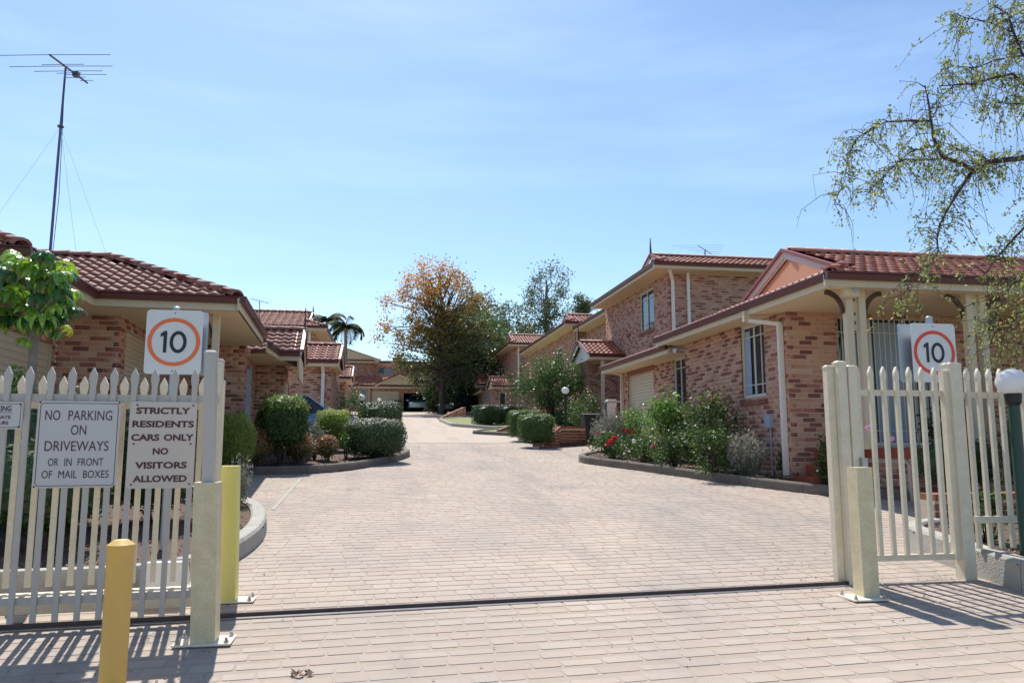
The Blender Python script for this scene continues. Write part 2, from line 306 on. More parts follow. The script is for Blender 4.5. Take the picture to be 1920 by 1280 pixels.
# roof tile template: x along eave (two rolls), y up the slope, z outward
TW,TG=.38,.30
TV=[];TF=[]
for i in range(9):
    h=.020+.020*math.cos(2*math.pi*2*i/8); x=TW*i/8
    TV+=[(x,0,.040+h),(x,.35,.006+h),(x,0,.012+h*.8)]
for i in range(8):
    a=3*i; b=a+3; TF+=[(a,b,b+1,a+1),(a+2,b+2,b,a)]
_tm={}
def tile_mesh(tone,matn):
    k=(round(tone*5),matn)
    if k not in _tm:
        _tm[k]=tmesh('tile',TV,TF,k[0]/5,matn); _tm[k].polygons.foreach_set('use_smooth',np.array([i%2==0 for i in range(len(TF))]))
    return _tm[k]
CV=[];CF=[]
for i in range(7):
    an=math.pi*i/6; CV+=[(-.12*math.cos(an),0,.105*math.sin(an)),(-.105*math.cos(an),.40,.085*math.sin(an)),(-.09*math.cos(an),0,.07*math.sin(an))]
for i in range(6): a=3*i; b=a+3; CF+=[(a,b,b+1,a+1),(a+2,b+2,b,a)]
class House:
    def __init__(s,name,label,loc,brick='brick',tile='tile',near=True,cat='house',group=None):
        s.root=thing(name,label,cat,loc,group); s.bricks=[]; s.tiles=[]; s.caps=[]; s.walls=[]; s.roofmb=MB(); s.brick=brick; s.tile=tile; s.near=near; s.lastred=False
    def wall(s,a,b,z0,z1,op=(),bricks=True,depth=.11,slope=None,zref=None):
        """outside is to the right of a->b; op=[(s0,s1,z0,z1)] openings; slope: top z at the far end"""
        a=V(*a[:2],0); b=V(*b[:2],0); d=b-a; L=np.linalg.norm(d); d/=L; n=V(d[1],-d[0],0); up=V(0,0,1)
        wmb=MB(); wi=len(s.walls); s.walls.append(wmb); cs=sorted({0,L,*[min(max(o[0],0),L) for o in op],*[min(max(o[1],0),L) for o in op]}); cz=sorted({z0,z1,*[o[2] for o in op if z0<o[2]<z1],*[o[3] for o in op if z0<o[3]<z1]})
        for i in range(len(cs)-1):
            for j in range(len(cz)-1):
                ms,mz=(cs[i]+cs[i+1])/2,(cz[j]+cz[j+1])/2
                if cs[i+1]-cs[i]<1e-4 or any(o[0]<ms<o[1] and o[2]<mz<o[3] for o in op): continue
                e0=.003 if i==0 else 0; e1=.003 if i==len(cs)-2 else 0; wmb.obox(a+d*(cs[i]+e0)+up*cz[j]-n*depth,d*(cs[i+1]-cs[i]-e0-e1),n*depth,up*(cz[j+1]-cz[j]))
        if not bricks: return
        zr=z0 if zref is None else zref; k0=int(math.floor((z0-zr)/.086)) if zref is not None else 0
        k=k0
        while True:
            z=zr+k*.086
            if z+.076>z1+.01: break
            if z<z0-.02: k+=1; continue
            cut=[(o[0],o[1]) for o in op if o[2]<z+.04<o[3]]
            x=-.12 if k%2 else 0.; 
            while x<L:
                segs=[(max(x,0),min(x+.23,L))]
                for c0,c1 in cut:
                    ns=[]
                    for p,q in segs:
                        if q<=c0 or p>=c1: ns.append((p,q))
                        else:
                            if p<c0: ns.append((p,c0))
                            if q>c1: ns.append((c1,q))
                    segs=ns
                for p,q in segs:
                    if q-p>.03:
                        u=random.random(); red=u>(.92 if s.lastred else .62); s.lastred=red; t=random.uniform(.66,1) if red else random.uniform(0,.64)
                        if p==0: p=-.006
                        s.bricks.append((a+d*p+up*z,d,n,up,q-p,t,wi))
                x+=.24
            k+=1
    def roof(s,poly,w=None,tiles=True,thick=.03):
        """planar polygon, first edge = eave, counter-clockwise seen from outside"""
        P=[np.asarray(p,float) for p in poly]; u=P[1]-P[0]; L=np.linalg.norm(u); u/=L; nn=np.cross(u,P[2]-P[1]); nn/=np.linalg.norm(nn); v=np.cross(nn,u)
        s.roofmb.prism([p-nn*.005 for p in P],-nn*thick)
        if not tiles: return
        q=np.array([[(p-P[0])@u,(p-P[0])@v] for p in P])
        def inside(x,y):
            c=False; j=len(q)-1
            for i in range(len(q)):
                if (q[i,1]>y)!=(q[j,1]>y) and x<(q[j,0]-q[i,0])*(y-q[i,1])/(q[j,1]-q[i,1])+q[i,0]: c=not c
                j=i
            return c
        y=-.03
        while y<q[:,1].max():
            x=math.floor(q[:,0].min()/TW)*TW
            while x<q[:,0].max():
                if inside(x+TW/2,max(y+TG/2,.02)): s.tiles.append((P[0]+u*x+v*y,u,v,nn,random.random()))
                x+=TW
            y+=TG
    def ridge(s,p,q):
        p,q=np.asarray(p,float),np.asarray(q,float); d=q-p; L=np.linalg.norm(d); d/=L; sd=np.cross(d,V(0,0,1)); sd/=np.linalg.norm(sd); up=np.cross(sd,d); n=max(1,round(L/.34)); s.roofmb.tube([p-up*.01,q-up*.01],.065,6)
        for i in range(n): s.caps.append((p+d*(L*i/n)+up*.005,sd,d,up,random.random()))
    def finish(s,limit=300):
        hasb={b[6] for b in s.bricks}; s.w=[part('wall',m_,'mortar' if i in hasb else 'far_brick',s.root) for i,m_ in enumerate(s.walls)]
        if s.roofmb.v: s.r=part('roof',s.roofmb,'underlay' if s.tiles else s.tile,s.root)
        def split(items,full,pos,nrm,lim):
            if not s.near: return [],items
            sc=[]
            for i,it in enumerate(items):
                c=pos(it); x,y,z=proj(c); f=(nrm(it)@(CC-c))/np.linalg.norm(CC-c)
                if full(it) and z>0 and -10<x<1930 and -10<y<1290 and f>.03: sc.append((f/z/z,i))
            sc.sort(reverse=True); pick={i for _,i in sc[:lim]}
            return [items[i] for i in sorted(pick)],[it for i,it in enumerate(items) if i not in pick]
        if s.bricks:
            ind,rest=split(s.bricks,lambda b:b[4]>.225,lambda b:b[0]+b[1]*.11,lambda b:b[2],limit)
            for o,d,n,up,L,t,wi in ind:
                ob=bpy.data.objects.new('brick',brick_mesh(t,s.brick)); COL.objects.link(ob); ob.parent=s.w[wi]
                ob.matrix_basis=Matrix(((d[0],-n[0],0,o[0]),(d[1],-n[1],0,o[1]),(0,0,1,o[2]),(0,0,0,1)))@Matrix.Diagonal((1,-1,1,1))
            for i in range(len(s.walls)):
                rw=[b for b in rest if b[6]==i]
                if not rw: continue
                me=bulk('brickwork',BV,BF,[(b[0],b[1]*b[4],b[2],b[3]) for b in rw],[b[5] for b in rw]); setmats(me,s.brick); tag(link('brickwork',me,s.w[i],world=True),kind='stuff')
        if s.tiles:
            ind,rest=split(s.tiles,lambda b:True,lambda b:b[0],lambda b:b[3],limit)
            for o,u,v,n,t in ind:
                ob=bpy.data.objects.new('tile',tile_mesh(t,s.tile)); COL.objects.link(ob); ob.parent=s.r
                ob.matrix_basis=Matrix(((u[0],v[0],n[0],o[0]),(u[1],v[1],n[1],o[1]),(u[2],v[2],n[2],o[2]),(0,0,0,1)))
            if rest:
                me=bulk('tiling',TV,TF,[b[:4] for b in rest],[b[4] for b in rest]); setmats(me,s.tile); o=link('tiling',me,s.r,world=True); tag(o,kind='stuff')
                me.polygons.foreach_set('use_smooth',np.tile(np.array([i%2==0 for i in range(len(TF))]),len(rest)))
        if s.caps:
            if s.near:
                cm=tmesh('ridge_cap',CV,CF,.4,s.tile); smooth_me(cm)
                for o,u,v,n,t in s.caps:
                    ob=bpy.data.objects.new('ridge_cap',cm); COL.objects.link(ob); ob.parent=s.r
                    ob.matrix_basis=Matrix(((u[0],v[0],n[0],o[0]),(u[1],v[1],n[1],o[1]),(u[2],v[2],n[2],o[2]),(0,0,0,1)))
            else:
                me=bulk('ridge_caps',CV,CF,[b[:4] for b in s.caps],[b[4] for b in s.caps]); setmats(me,s.tile); tag(link('ridge_caps',me,s.r,world=True),kind='stuff')
        return s
    def eave(s,p,q,out,z,gut=.115,fas=.17,ext=.0,cream='cream'):
        """gutter + fascia along p-q (plan), out = outward unit vector, z = gutter top"""
        p,q,out=V(*p[:2],0),V(*q[:2],0),V(*out,0); d=(q-p)/np.linalg.norm(q-p); p=p-d*ext; q=q+d*ext; L=np.linalg.norm(q-p)
        mb=MB(); prof=[(0,0),(.105,0),(.115,-.02),(.10,-.035),(.085,-gut),(0,-gut)]
        mb.prism([p+out*x+V(0,0,z+h) for x,h in prof],d*L); part('gutter',mb,'gutter',s.root)
        mb=MB().obox(p-out*.022+V(0,0,z-gut-fas),d*L,out*.042,V(0,0,fas+gut-.02)); part('fascia',mb,cream,s.root)
    def soffit(s,poly,z):
        mb=MB().prism([V(*p[:2],z) for p in poly],V(0,0,.02)); part('soffit',mb,'soffit',s.root)
    def pipe(s,pts,w=.09,m='white_paint'):
        mb=MB()
        for a,b in zip(pts[:-1],pts[1:]):
            a,b=np.asarray(a,float),np.asarray(b,float); d=(b-a)/np.linalg.norm(b-a); mb.bar(a-d*.02,b+d*.02,w,w*.75)
        return part('downpipe',mb,m,s.root)
    def window(s,a,b,s0,s1,z0,z1,nv=1,nh=1,inset=.07,bars=None,sill=True,curtain=None,frame='frame_white',fw=.045):
        a=V(*a[:2],0); b=V(*b[:2],0); d=(b-a)/np.linalg.norm(b-a); n=V(d[1],-d[0],0); up=V(0,0,1); o=a+d*s0-n*inset; W,H=s1-s0,z1-z0
        mb=MB()
        for (x0,x1,y0,y1) in ((0,fw,0,H),(W-fw,W,0,H),(fw,W-fw,0,fw),(fw,W-fw,H-fw,H)): mb.obox(o+d*x0+up*(z0+y0)-n*.03,d*(x1-x0),n*.055,up*(y1-y0))
        w=part('window',mb,frame,s.root)
        part('pane',MB().obox(o+d*fw*.6+up*(z0+fw*.6)-n*.01,d*(W-fw*1.2),n*.008,up*(H-fw*1.2)),'glass',w)
        if curtain:
            for (c0,c1) in curtain:
                mb=MB(); k=int((c1-c0)/.06)+1
                for i in range(k):
                    x0=c0+(c1-c0)*i/k; x1=c0+(c1-c0)*(i+1)/k; y0=.0 if i%2 else .03; y1=.03 if i%2 else .0
                    mb.quad(o+d*x0+up*(z0+.06)+n*(.004+y0*.3),o+d*x1+up*(z0+.06)+n*(.004+y1*.3),o+d*x1+up*(z1-.1)+n*(.004+y1*.3),o+d*x0+up*(z1-.1)+n*(.004+y0*.3))
                part('curtain',mb,'curtain',w)
        for i in range(1,nv): x=W*i/nv; part('mullion',MB().obox(o+d*(x-.018)+up*(z0+fw)+n*.006,d*.036,n*.024,up*(H-2*fw)),frame,w)
        for yy in (nh if isinstance(nh,(list,tuple)) else []): part('glazing_bar',MB().obox(o+d*fw+up*(z0+yy)+n*.002,d*(W-2*fw),n*.02,up*.018),frame,w)
        for xx in (bars or []): part('glazing_bar',MB().obox(o+d*(xx-.008)+up*(z0+fw)+n*.003,d*.016,n*.021,up*(H-2*fw)),frame,w)
        if sill:
            k=max(2,int(W/.08)+1); mb=MB()
            for i in range(k): mb.obox(a+d*(s0-.05+(W+.1)*i/k)+up*(z0-.17)-n*.02,d*((W+.1)/k-.008),n*.07,up*.1+n*-.0,t=random.random()); 
            for j in range(len(mb.v)):
                pass
            tag(part('sill',mb,'brick_red',w),kind=None)
        return w
    def shutter(s,a,b,s0,s1,z0,z1,inset=.09,m='shutter',pitch=.075,name='roller_door'):
        a=V(*a[:2],0); b=V(*b[:2],0); d=(b-a)/np.linalg.norm(b-a); n=V(d[1],-d[0],0); up=V(0,0,1); o=a+d*s0-n*inset; W=s1-s0; mb=MB(); k=max(1,int((z1-z0)/pitch))
        prof=[]
        for i in range(k): zz=z0+(z1-z0)*i/k; h=(z1-z0)/k; prof+=[(zz,0.0),(zz+h*.15,.018),(zz+h*.85,.018),(zz+h*.97,0.0)]
        prof.append((z1,0))
        for (za,ya),(zb,yb) in zip(prof[:-1],prof[1:]): mb.quad(o+n*ya+up*za,o+d*W+n*ya+up*za,o+d*W+n*yb+up*zb,o+n*yb+up*zb)
        mb.obox(o-n*.04+up*z0,d*W,n*.03,up*(z1-z0)); return part(name,mb,m,s.root)
    def add(s,name,mb,m): return part(name,mb,m,s.root)
    def gable(s,p,apex,q,board=.16,out=(0,0,0),panel='salmon',bm='barge',cap='maroon_cap'):
        """triangular gable panel with barge boards; p,apex,q corners; out = outward vector"""
        p,apex,q,out=[np.asarray(x,float) for x in (p,apex,q,out)]; out=out/np.linalg.norm(out)
        part('gable_panel',MB().prism([p-out*.12,q-out*.12,apex-out*.12],-out*.03),panel,s.root)
        for a,b in ((p,apex),(apex,q)):
            d=b-a; mb=MB().prism([a,b,b-V(0,0,board),a-V(0,0,board)],out*.03); part('barge_board',mb,bm,s.root)
            mb=MB().prism([a+V(0,0,.045),b+V(0,0,.045),b-V(0,0,.015),a-V(0,0,.015)],out*.075); part('barge_cap',mb,cap,s.root)
def smooth_me(me): me.polygons.foreach_set('use_smooth',np.ones(len(me.polygons),bool))
def finial(h,base,height,r=.035):
    mb=MB().tube([base,np.asarray(base)+V(0,0,height*.45),np.asarray(base)+V(0,0,height)],[r*1.3,r,.012],6); h.add('finial',mb,'brown_wood')
def text_mesh(body,w,h,bold=0.0):
    cu=bpy.data.curves.new('lettering','FONT'); cu.body=body; cu.size=1; cu.offset=bold; cu.align_x='CENTER'; cu.resolution_u=3
    ob=bpy.data.objects.new('lettering',cu); COL.objects.link(ob); dg=bpy.context.evaluated_depsgraph_get(); dg.update()
    me=bpy.data.meshes.new_from_object(ob.evaluated_get(dg)); bpy.data.objects.remove(ob); bpy.data.curves.remove(cu)
    co=np.empty(len(me.vertices)*3); me.vertices.foreach_get('co',co); co=co.reshape(-1,3); mn,mx=co.min(0),co.max(0)
    co[:,0]=(co[:,0]-(mn[0]+mx[0])/2)*(w/(mx[0]-mn[0])); co[:,1]=(co[:,1]-(mn[1]+mx[1])/2)*(h/(mx[1]-mn[1])); co[:,2]=0
    me.vertices.foreach_set('co',co.reshape(-1)); me.update(); return me
def lettering(parent,body,w,h,pos,ang,m,bold=0.02):
    """text standing upright facing (sin ang, -cos ang); pos in world"""
    me=text_mesh(body,w,h,bold); me.materials.clear(); me.materials.append(MATS[m]); o=link('lettering',me,parent,pos,world=True); o.rotation_euler=(math.pi/2,0,ang); return o
# ---------------------------------------------------------------- ground and paving
def inpoly(x,y,q):
    c=False; j=len(q)-1
    for i in range(len(q)):
        if (q[i][1]>y)!=(q[j][1]>y) and x<(q[j][0]-q[i][0])*(y-q[i][1])/(q[j][1]-q[i][1])+q[i][0]: c=not c
        j=i
    return c
mb=MB(); ys=[-60,-6,0,10,20,30,40,50,60,72,90,130,250,600,1500]; xs=[-900,-200,-60,-20,0,20,60,200,900]
for i in range(len(ys)-1):
    for j in range(len(xs)-1):
        mb.quad(*[(x,y,gz(x,y)-.09) for x,y in ((xs[j],ys[i]),(xs[j+1],ys[i]),(xs[j+1],ys[i+1]),(xs[j],ys[i+1]))])
struct('ground',mb,'earth')
TA=R(3.73); TD=V(math.cos(TA),math.sin(TA),0); TN=V(-math.sin(TA),math.cos(TA),0); T0=V(-1.127,5.689,0)   # gate track line
def TP(s,o=0,z=0): p=T0+TD*s+TN*o; return V(p[0],p[1],gz(*p[:2])+z)      # along the track from the left post, o behind it, z above ground
# garden bed outlines (plan, metres)
bedLA=[(-9.,6.15),(-1.75,6.55),(-1.42,6.9),(-1.27,7.7),(-1.22,8.5),(-1.3,9.3),(-1.5,10.2),(-1.85,10.9),(-2.6,11.4),(-9,11.6)]
bedLI=[(-7,15.0),(-2.34,15.04),(-1.19,15.2),(-.6,15.85),(-.15,16.7),(.3,17.8),(.6,18.9),(.68,19.7),(.35,20.5),(-.6,21.0),(-3.2,21.4)]
bedR=[(8.8,10.15),(7.7,10.75),(6.92,11.3),(6.45,12.2),(6.0,13.2),(5.55,14.5),(5.1,15.7),(4.62,16.7),(4.42,17.3),(4.6,18.0),(5.3,18.9),(6.4,19.3),(7.1,19.3),(7.1,12.3),(11,12.3),(11,10.15)]
bedRN=[(5.02,4.0),(5.1,5.6),(5.22,6.6),(5.3,7.45),(6.1,7.75),(9.5,7.9),(9.5,4.0)]
bedL2=[tuple(PG(672,822)[:2]),tuple(PG(752,814)[:2]),tuple(PG(757,804)[:2]),tuple(PG(750,795)[:2]),(-2.5,37.),(-3.0,26.)]
bedR2=[tuple(PG(968,820)[:2]),tuple(PG(1008,838)[:2]),(5.0,22.4),(6.3,23.2),(9.3,25.0),(9.3,33.),(6.0,32.),(4.9,28.8)]
bedR3=[tuple(PG(880,813)[:2]),tuple(PG(972,818)[:2]),(6.0,30.5),(8.9,32.5),(8.9,35.0),(5.4,33.4)]
bedR4=[tuple(PG(822,789)[:2]),tuple(PG(845,799)[:2]),tuple(PG(935,806)[:2]),(8.5,36.),(8.5,47.),(4.6,47.)]
beds=[bedLA,bedLI,bedR,bedRN,bedL2,bedR2,bedR3,bedR4]
# driveway: joint-coloured slab, stencilled pavers on top as far as they can be told apart
YP=24.4
mb=MB()
for y0,y1 in ((-5,5),(5,12),(12,19),(19,YP)): mb.quad((-9,y0,gz(0,y0)-.0032),(13,y0,gz(0,y0)-.0032),(13,y1,gz(0,y1)-.0032),(-9,y1,gz(0,y1)-.0032))
drive=struct('driveway',mb,'joint')
_pm={}; PT=[]
def paver_t(L,Wd,c=.011,ch=.0035):
    q=[(c,0),(L-c,0),(L,c),(L,Wd-c),(L-c,Wd),(c,Wd),(0,Wd-c),(0,c)]; cx,cy=L/2,Wd/2
    v=[(x,y,-.012) for x,y in q]+[(cx+(x-cx)*(1-2*ch/L),cy+(y-cy)*(1-2*ch/Wd),0) for x,y in q]
    f=[tuple(range(8,16))]+[(i,(i+1)%8,8+(i+1)%8,8+i) for i in range(8)]
    return v,f
ROW=.15; rows=[]
for r in range(-14,128):
    o=r*ROW-.02; x=-7.8+random.uniform(0,.2)
    while x<11.5:
        L=random.choice([.15,.18,.20,.22,.25,.28]); p=T0+TD*(x+L/2)+TN*(o+ROW/2)
        if p[1]<YP-.1 and p[1]>2.6 and not any(inpoly(p[0],p[1],b) for b in (bedLA,bedLI,bedR,bedRN,bedR2)):
            px,py,z=proj((p[0],p[1],S*p[1]))
            if -120<px<2040: rows.append((z,px,py,x,o,L))
        x+=L
zs=S*TN[1]; ax=V(TD[0],TD[1],S*TD[1]); ay=V(TN[0],TN[1],S*TN[1]); az=V(0,0,1)
vis=sorted([q for q in rows if -5<q[1]<1925 and q[2]<1285 and q[0]>0 and not 0<abs(q[4])<0])
near={id(q) for q in vis[:300]}; rest={}
for q in rows:
    z,px,py,x,o,L=q; t=min(1,max(0,random.gauss(.45,.28))); p=T0+TD*(x+.005)+TN*(o+.005); p=V(p[0],p[1],S*p[1]+random.uniform(-.0008,.0008))
    if id(q) in near:
        k=(L,round(t*3))
        if k not in _pm: _pm[k]=tmesh('paver',*paver_t(L-.009,ROW-.008),k[1]/3,'paver')
        ob=bpy.data.objects.new('paver',_pm[k]); COL.objects.link(ob); ob.parent=drive
        ob.matrix_basis=Matrix(((ax[0],ay[0],0,p[0]),(ax[1],ay[1],0,p[1]),(ax[2],ay[2],1,p[2]),(0,0,0,1)))
    else: rest.setdefault(L,[]).append(((p,ax,ay,az),t))
import itertools
vv=[];ff=[];tt=[];n0=0
for L,it in rest.items():
    me=bulk('tmp',*paver_t(L-.009,ROW-.008),[i[0] for i in it],[i[1] for i in it])
    co=np.empty(len(me.vertices)*3); me.vertices.foreach_get('co',co); vv.append(co.reshape(-1,3))
    ff+= [tuple(n0+i for i in p.vertices) for p in me.polygons]; a=np.empty(len(me.polygons),np.float32); me.attributes['tone'].data.foreach_get('value',a); tt.append(a); n0+=len(me.vertices); bpy.data.meshes.remove(me)
me=bpy.data.meshes.new('paving'); me.from_pydata([tuple(p) for p in np.concatenate(vv)],[],ff); a=me.attributes.new('tone','FLOAT','FACE'); a.data.foreach_set('value',np.concatenate(tt)); setmats(me,'paver')
tag(link('paving',me,drive,world=True),kind='stuff')
# beyond: same paving as one sheet
m=bpy.data.materials.new('far_paving'); m.use_nodes=True; n=m.node_tree.nodes; l=m.node_tree.links; MATS['far_paving']=m
g=n.new('ShaderNodeNewGeometry'); mp=n.new('ShaderNodeMapping'); mp.inputs['Rotation'].default_value=(0,0,-TA); bt=n.new('ShaderNodeTexBrick')
bt.inputs['Scale'].default_value=1; bt.inputs['Brick Width'].default_value=.21; bt.inputs['Row Height'].default_value=.15; bt.inputs['Mortar Size'].default_value=.006
bt.inputs['Color1'].default_value=(.49,.39,.31,1); bt.inputs['Color2'].default_value=(.455,.35,.275,1); bt.inputs['Mortar'].default_value=(.36,.295,.24,1)
nz=n.new('ShaderNodeTexNoise'); nz.inputs['Scale'].default_value=.5; nz.inputs['Detail'].default_value=6; mx=n.new('ShaderNodeMixRGB'); mx.inputs['Color2'].default_value=(.37,.31,.26,1)
l.new(g.outputs['Position'],mp.inputs['Vector']); l.new(mp.outputs['Vector'],bt.inputs['Vector']); l.new(g.outputs['Position'],nz.inputs['Vector']); l.new(nz.outputs['Fac'],mx.inputs['Fac']); l.new(bt.outputs['Color'],mx.inputs['Color1']); l.new(mx.outputs['Color'],n['Principled BSDF'].inputs['Base Color']); n['Principled BSDF'].inputs['Roughness'].default_value=.88
mb=MB(); sx0,sx1=-9,13
for y0,y1 in ((YP+.02,30),(30,45),(45,60),(60,71.5)): mb.quad((sx0,y0,gz(0,y0)),(sx1,y0,gz(0,y0)),(sx1,y1,gz(0,y1)),(sx0,y1,gz(0,y1)))
track_stain('far_paving'); struct('upper_driveway',mb,'far_paving')
# spoon drain strip on the left and the gate track
A,B=PG(512,955),PG(572,888); mb=MB().bar(A+V(0,0,.001),B+V(0,0,.001),.05,.01); struct('drain_strip',mb,'concrete')
tk=thing('gate_track','dark steel guide rail set across the driveway for the sliding gate','rail',TP(-3,0))
for nm,o,w,h,m_ in (('rail',0,.022,.028,'track'),('rail_bed',-.04,.05,.006,'steel'),('rail_bed',.035,.045,.006,'steel')):
    part(nm,MB().bar(TP(-4.2,o,h/2-.001),TP(5.0,o,h/2-.001),w,h),m_,tk)
# kerbs and beds
def bed(name,q,h,kerb_idx,seglen=1.25,km='kerb_dark',chips=0,soil='soil',kw=.14,lift=.0,kh=None):
    """soil surface plus kerb stones along the listed outline edges"""
    kh=kh or h
    P=[V(x,y,gz(x,y)) for x,y in q]
    b=None
    # dense path
    idx=kerb_idx; path=[P[i] for i in idx]; pts=[path[0]]
    for a,c in zip(path[:-1],path[1:]):
        k=max(1,int(np.linalg.norm(c-a)/.2)); pts+=[a+(c-a)*(i+1)/k for i in range(k)]
    # smooth corners
    pp=np.array(pts)
    for _ in range(4): pp[1:-1]=pp[1:-1]*.5+.25*(pp[:-2]+pp[2:])
    cen=np.mean(np.array(P),0); acc=0; cur=[pp[0]]; n=0
    area=sum(P[i][0]*P[(i+1)%len(P)][1]-P[(i+1)%len(P)][0]*P[i][1] for i in range(len(P))); sg=1 if area>0 else -1
    off=[]
    for i in range(len(pp)):
        d=pp[min(i+1,len(pp)-1)]-pp[max(i-1,0)]; d=V(d[0],d[1],0); d/=np.linalg.norm(d); off.append(pp[i]+V(-d[1],d[0],0)*sg*.07)
    allp=off[::2]+[P[i] for i in range(len(P)) if i not in idx and (i>max(idx) or i<min(idx) or len(idx)<len(P)-3)] if not (idx[0]>idx[1]) else off[::2]+[P[i] for i in range(idx[-1]+1,idx[0])]
    mb=MB(); mb.prism([p+V(0,0,-.08) for p in allp],V(0,0,h+.08-.045+lift)); b=struct(name,mb,soil)
    def flush(c):
        mb=MB(); prof=[(-.015,-.1),(-.0,kh-.03),(.02,kh),(kw-.02,kh),(kw,kh-.02),(kw,-.1)]; k0=0
        c=[np.asarray(x) for x in c]
        for i,p in enumerate(c):
            d=c[min(i+1,len(c)-1)]-c[max(i-1,0)]; d[2]=0; d/=np.linalg.norm(d); nn=V(-d[1],d[0],0)*sg
            if i==0: p=p+d*.004
            if i==len(c)-1: p=p-d*.004
            for x,z in prof: mb.v.append(tuple(p+nn*x+V(0,0,z)))
        m_=len(prof)
        for i in range(len(c)-1):
            for k in range(m_-1): a=i*m_+k; mb.f.append((a,a+1,a+1+m_,a+m_)); mb.t.append(.5); mb.m.append(0)
        mb.f.append(tuple(range(m_))); mb.f.append(tuple((len(c)-1)*m_+k for k in reversed(range(m_)))); mb.t+=[.5,.5]; mb.m+=[0,0]
        part('kerb_stone',mb,km,b)
    for p0,p1 in zip(pp[:-1],pp[1:]):
        acc+=np.linalg.norm(p1-p0); cur.append(p1)
        if acc>seglen: flush(cur); cur=[p1]; acc=0
    if len(cur)>1: flush(cur)
    if chips:
        C=[]; xs_=[p[0] for p in P]; ys_=[p[1] for p in P]
        while len(C)<chips:
            x,y=random.uniform(min(xs_),max(xs_)),random.uniform(min(ys_),max(ys_))
            if inpoly(x,y,q): C.append((x,y,gz(x,y)+h-.045+lift+random.uniform(0,.014)))
        me=leaf_mesh('bark_chips',np.array(C),.045,rng.uniform(0,1,len(C)),np.tile([0,0,1.],(len(C),1)),.45); setmats(me,'chips'); tag(link('bark_chips',me,b,world=True),kind='stuff')
    return b
bed('left_front_bed',bedLA,.17,[0,1,2,3,4,5,6,7,8,9],chips=4500,km='concrete',kw=.17)
bed('left_island_bed',bedLI,.15,[0,1,2,3,4,5,6,7,8,9,10],chips=2500)
bed('right_rose_bed',bedR,.16,[0,1,2,3,4,5,6,7,8,9,10,11,12],chips=6000)
bed('right_front_bed',bedRN,.25,[0,1,2,3,4,5],chips=3500,km='concrete',kw=.16,seglen=1.6)
bed('left_upper_bed',bedL2,.15,[0,1,2,3,4],chips=0)
bed('right_terrace_bed',bedR2,.16,[7,0,1],chips=0,km='concrete')
bed('right_lawn_patch',bedR3,.13,[5,0,1,2],soil='grass')
bed('right_upper_lawn',bedR4,.16,[5,0,1,2,3],soil='grass',km='concrete')
# pale concrete path slab to the front steps of the right house
pa=[PG(1440,884,.16),PG(1545,872,.16),PG(1500,868,.16),PG(1375,880,.16)]
pa=[PG(*q,.15) for q in ((1366,881),(1452,886),(1548,873),(1512,863),(1440,868))]; mb=MB().prism([p-V(0,0,.1) for p in pa],V(0,0,.1)); struct('step_path',mb,'concrete')
# litter of leaves on the paving
C=[]
for _ in range(170):
    x,y=random.uniform(3.2,5.0),random.gauss(6.1,.7)
    if not inpoly(x,y,bedRN): C.append((x,y,gz(x,y)+.006))
for _ in range(90): x,y=random.uniform(-1.8,4.8),random.uniform(4.1,9); C.append((x,y,gz(x,y)+.006))
for _ in range(60): x,y=random.uniform(-2.2,-.9),random.uniform(4.2,5.3); C.append((x,y,gz(x,y)+.006))
me=leaf_mesh('leaf_litter',np.array(C),.022,rng.uniform(.4,.95,len(C)),np.tile([0,0,1.],(len(C),1)),.6,spread=.4); setmats(me,'chips'); o=link('leaf_litter',me); tag(o,'tiny dry leaves and grit scattered on the paving','litter',kind='stuff')
P=PG(565,1264); me=leaf_mesh('dry_leaf',np.array([P+V(random.uniform(-.05,.05),random.uniform(-.03,.03),.012+random.uniform(0,.01)) for _ in range(14)]),.05,rng.uniform(0,.25,14),np.tile([0,0,1.],(14,1)),.5); setmats(me,'chips'); tag(link('dry_leaf',me),'pale crumpled dry leaf lying on the paving near the bottom edge','leaf')
# ================================================================ RIGHT NEAR HOUSE
h=House('brick_house','single-storey tan and red brick house with front verandah behind the rose bed',(10,15,gz(10,15)))
WX=7.05; FY=12.5; GT=4.08; SOF=3.87
w1=(FY+.0)
side_a,side_b=(WX,17.15),(WX,FY)
sw=lambda y: side_a[1]-y
h.wall(side_a,side_b,.7,SOF,[(sw(14.28),sw(13.32),2.43,3.84)],zref=.7)
h.window(side_a,side_b,sw(14.28),sw(13.32),2.43,3.84,nv=2,nh=(.22,1.17),bars=(.74,),curtain=[(.07,.30)])
fa,fb=(WX,FY),(15.,FY)
h.wall(fa,fb,.7,SOF,[(.99,3.02,1.5,3.83)],zref=.7)
h.window(fa,fb,.99,3.02,1.5,3.83,nv=3,nh=(.25,2.03),bars=[.12+i*.107 for i in range(17)],sill=False,curtain=[(.75,1.35)])  # bluish strip: a reflection painted as a sheet over the glass
h.wall((WX,17.15),(7.3,17.15),.7,SOF) if False else None
GX=7.3; ga,gb=(GX,22.95),(GX,17.1); gs=lambda y: ga[1]-y
h.wall((GX,17.15),(WX,17.15),.9,SOF,bricks=False)
h.wall(ga,gb,.9,3.7,[(gs(18.6),gs(17.75),2.3,3.66),(gs(22.3),gs(20.05),.9,3.52)],zref=.9)
h.window(ga,gb,gs(18.6),gs(17.75),2.3,3.66,nv=2,nh=(1.1,),sill=False)
h.shutter(ga,gb,gs(22.3),gs(20.05),1.3,3.52,pitch=.09)
h.add('lintel',MB().obox((GX-.02,20.0,3.53),(.05,0,0),(0,2.35,0),(0,0,.14)),'brick_red')
h.wall((13,22.95),(GX,22.95),.9,3.7,bricks=False)
